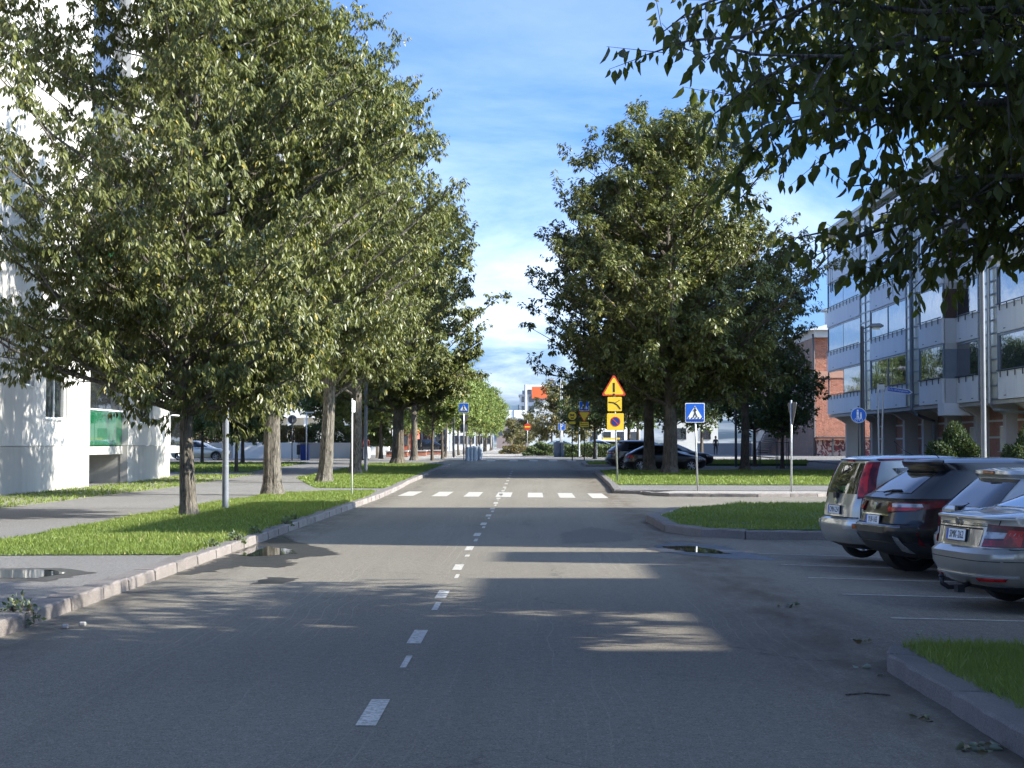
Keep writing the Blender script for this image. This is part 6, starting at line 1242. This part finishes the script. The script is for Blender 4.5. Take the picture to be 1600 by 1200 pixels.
# extras
c2.scale = (1, 1, .96); c4.location.z -= .03
def rod(parent, name, path, r, mat, n=8): m = MB(); m.tube(path, r, mat, n); return m.build(name, parent, smooth=True)
rod(c1, 'aerial', [(1.25, -.1, 1.55), (1.1, -.1, 1.63), (.95, -.1, 1.76)], .006, BLACK, 6); rod(c1, 'wiper', [(.10, .05, .99), (.11, -.1, 1.03), (.17, .42, 1.06)], .012, BLACK)
m = MB(); m.box(.075, .12, -.03, .09, .93, 1.01, BLACK); m.build('wiper_motor', c1)
rod(c2, 'wiper', [(.20, -.02, 1.13), (.27, -.16, 1.16), (.28, -.42, 1.165)], .013, BLACK); rod(c2, 'aerial', [(1.0, 0, 1.60), (.92, 0, 1.68), (.80, 0, 1.79)], .006, BLACK, 6)
patch(SH2, 'roof_spoiler', [(Y(-.60), 1.485), (Y(.60), 1.485), (Y(.58), 1.545), (Y(-.58), 1.545)], P_BLACK, c2, off=.035, th=.06, nu=20)
rod(c3, 'wiper', [(.12, .0, .99), (.20, -.1, 1.03), (.26, .35, 1.07)], .013, BLACK); m = MB(); m.box(.07, .17, -.05, .05, .94, 1.01, BLACK); m.build('wiper_motor', c3, bevel=.01)
rod(c4, 'tow_bar', [(.30, 0, .30), (.12, 0, .235), (-.02, 0, .235), (-.09, 0, .28), (-.10, 0, .35)], .026, BLACK, 10); m = MB(); m.tube([(-.10, 0, .335), (-.10, 0, .36), (-.10, 0, .385)], [.02, .034, .012], BLACK, 12); m.box(.02, .10, -.14, -.05, .19, .27, BLACK); m.build('tow_ball', c4)
e = disc(c4, .042, CHROME, 0, 0, name='emblem', t=.012); e.rotation_euler = (0, 0, R(-90)); e.location = (.098, 0, .935); 
e = disc(c4, .030, P_DGREY, -.013, 0, name='emblem_centre', t=.003); e.rotation_euler = (0, 0, R(-90)); e.location = (.098, 0, .935)
t = link('lettering', text_mesh('OCTAVIA', .042, CHROME, .006), c4, (.112, -.43, .918)); t.rotation_euler = (R(90), 0, R(-86)); t = link('lettering', text_mesh('SKODA', .036, CHROME, .006), c4, (.103, .33, .918)); t.rotation_euler = (R(90), 0, R(-92))
rod(c4, 'aerial', [(2.2, 0, 1.455), (2.15, 0, 1.50)], .012, P_BEIGE, 8)
e = disc(c2, .05, CHROME, 0, 0, name='emblem', t=.012); e.rotation_euler = (0, 0, R(-90)); e.location = (.09, 0, .945)
e = disc(c1, .045, CHROME, 0, 0, name='emblem', t=.012); e.rotation_euler = (0, 0, R(-90)); e.location = (.085, 0, .89)
# distant cars
SHH = Shape([(.18, .30, 3.9, .76), (.28, .10, 4.12, .84), (.5, .0, 4.18, .875), (.68, .02, 4.15, .875), (.80, .06, 3.9, .87), (.90, .12, 3.3, .855), (.96, .2, 3.0, .83), (1.15, .55, 2.6, .75), (1.34, 1.0, 2.15, .66), (1.40, 1.3, 1.95, .55), (1.43, 1.5, 1.8, .3)], 4.2)
def k_far(sh):
    zt = sh.lv[-1, 0]; b = sh.lv[np.argmax(sh.lv[:, 0] > .90), 0] + .02
    return [('rear_window', [(Y(-.6), b), (Y(.6), b), (Y(.5), zt - .14), (Y(-.5), zt - .14)], CGL, dict(off=.006, nu=8, nv=4)), ('tail_lamp', [(Y(.5), .70), (X(.42), .72), (X(.40), .86), (Y(.55), .86)], L_RED, dict(both=True, off=.012, nu=6, nv=3)),
            ('side_window', [(X(.9), b), (X(2.9), b), (X(2.3), zt - .10), (X(1.25), zt - .12)], CGL, dict(both=True, off=.005, nu=12, nv=4)),
            ('headlamp', [(X(3.75), .62), (X(4.08), .60), (X(4.06), .70), (X(3.68), .74)], L_CLEAR, dict(both=True, off=.008, nu=6, nv=3))]
# window base per shape
car('black saloon parked side on, partly behind the two big poplar trunks', 4.75, 85.2, R(2), SHH, P_BLACK, (.78, 3.36), .32, None, k_far, 'dark cars on the small car park')
car('dark grey estate behind the black saloon, its tail nearest the road', 3.95, 88.6, R(2), SH2, P_DGREY, (.95, 3.62), .345, None, k_cross, 'dark cars on the small car park')
car('second dark car roof just visible between the grey estate and the black saloon', 4.7, 92.0, R(2), SH1, P_DGREY, (.76, 3.36), .31, None, k_minivan, 'dark cars on the small car park')
car('dark car nose showing right of the black saloon behind the poplar trunks', 6.2, 95.0, R(2), SHH, P_BLACK, (.78, 3.36), .32, None, k_far, 'dark cars on the small car park')
car('white car behind the low hedge, right of the yield sign', 4.1, 142, R(0), SHH, P_WHITE, (.78, 3.36), .32, None, k_far, None)
t_ = car('white taxi with a yellow roof bar behind the low hedge', 4.9, 146.5, R(0), SH3, P_WHITE, (.95, 3.6), .32, None, k_estate, None)
m = MB(); m.box(1.4, 2.9, -.5, .5, 1.47, 1.62, S_YEL); m.build('roof_bar', t_, bevel=.02)
car('pale teal car roof showing above the round hedge', 1.2, 160, R(3), SHH, P_TEAL, (.78, 3.36), .32, None, k_far, None)
car('silver car nose behind the corner of the white apartment house', -25.3, 117.5, R(-4), SHH, P_LSILVER, (.78, 3.36), .32, None, k_far, None)
car('dark van seen between the trunks left of the far crossing sign', -13.5, 190, R(10), SH1, P_DGREY, (.76, 3.36), .31, None, k_minivan, None)
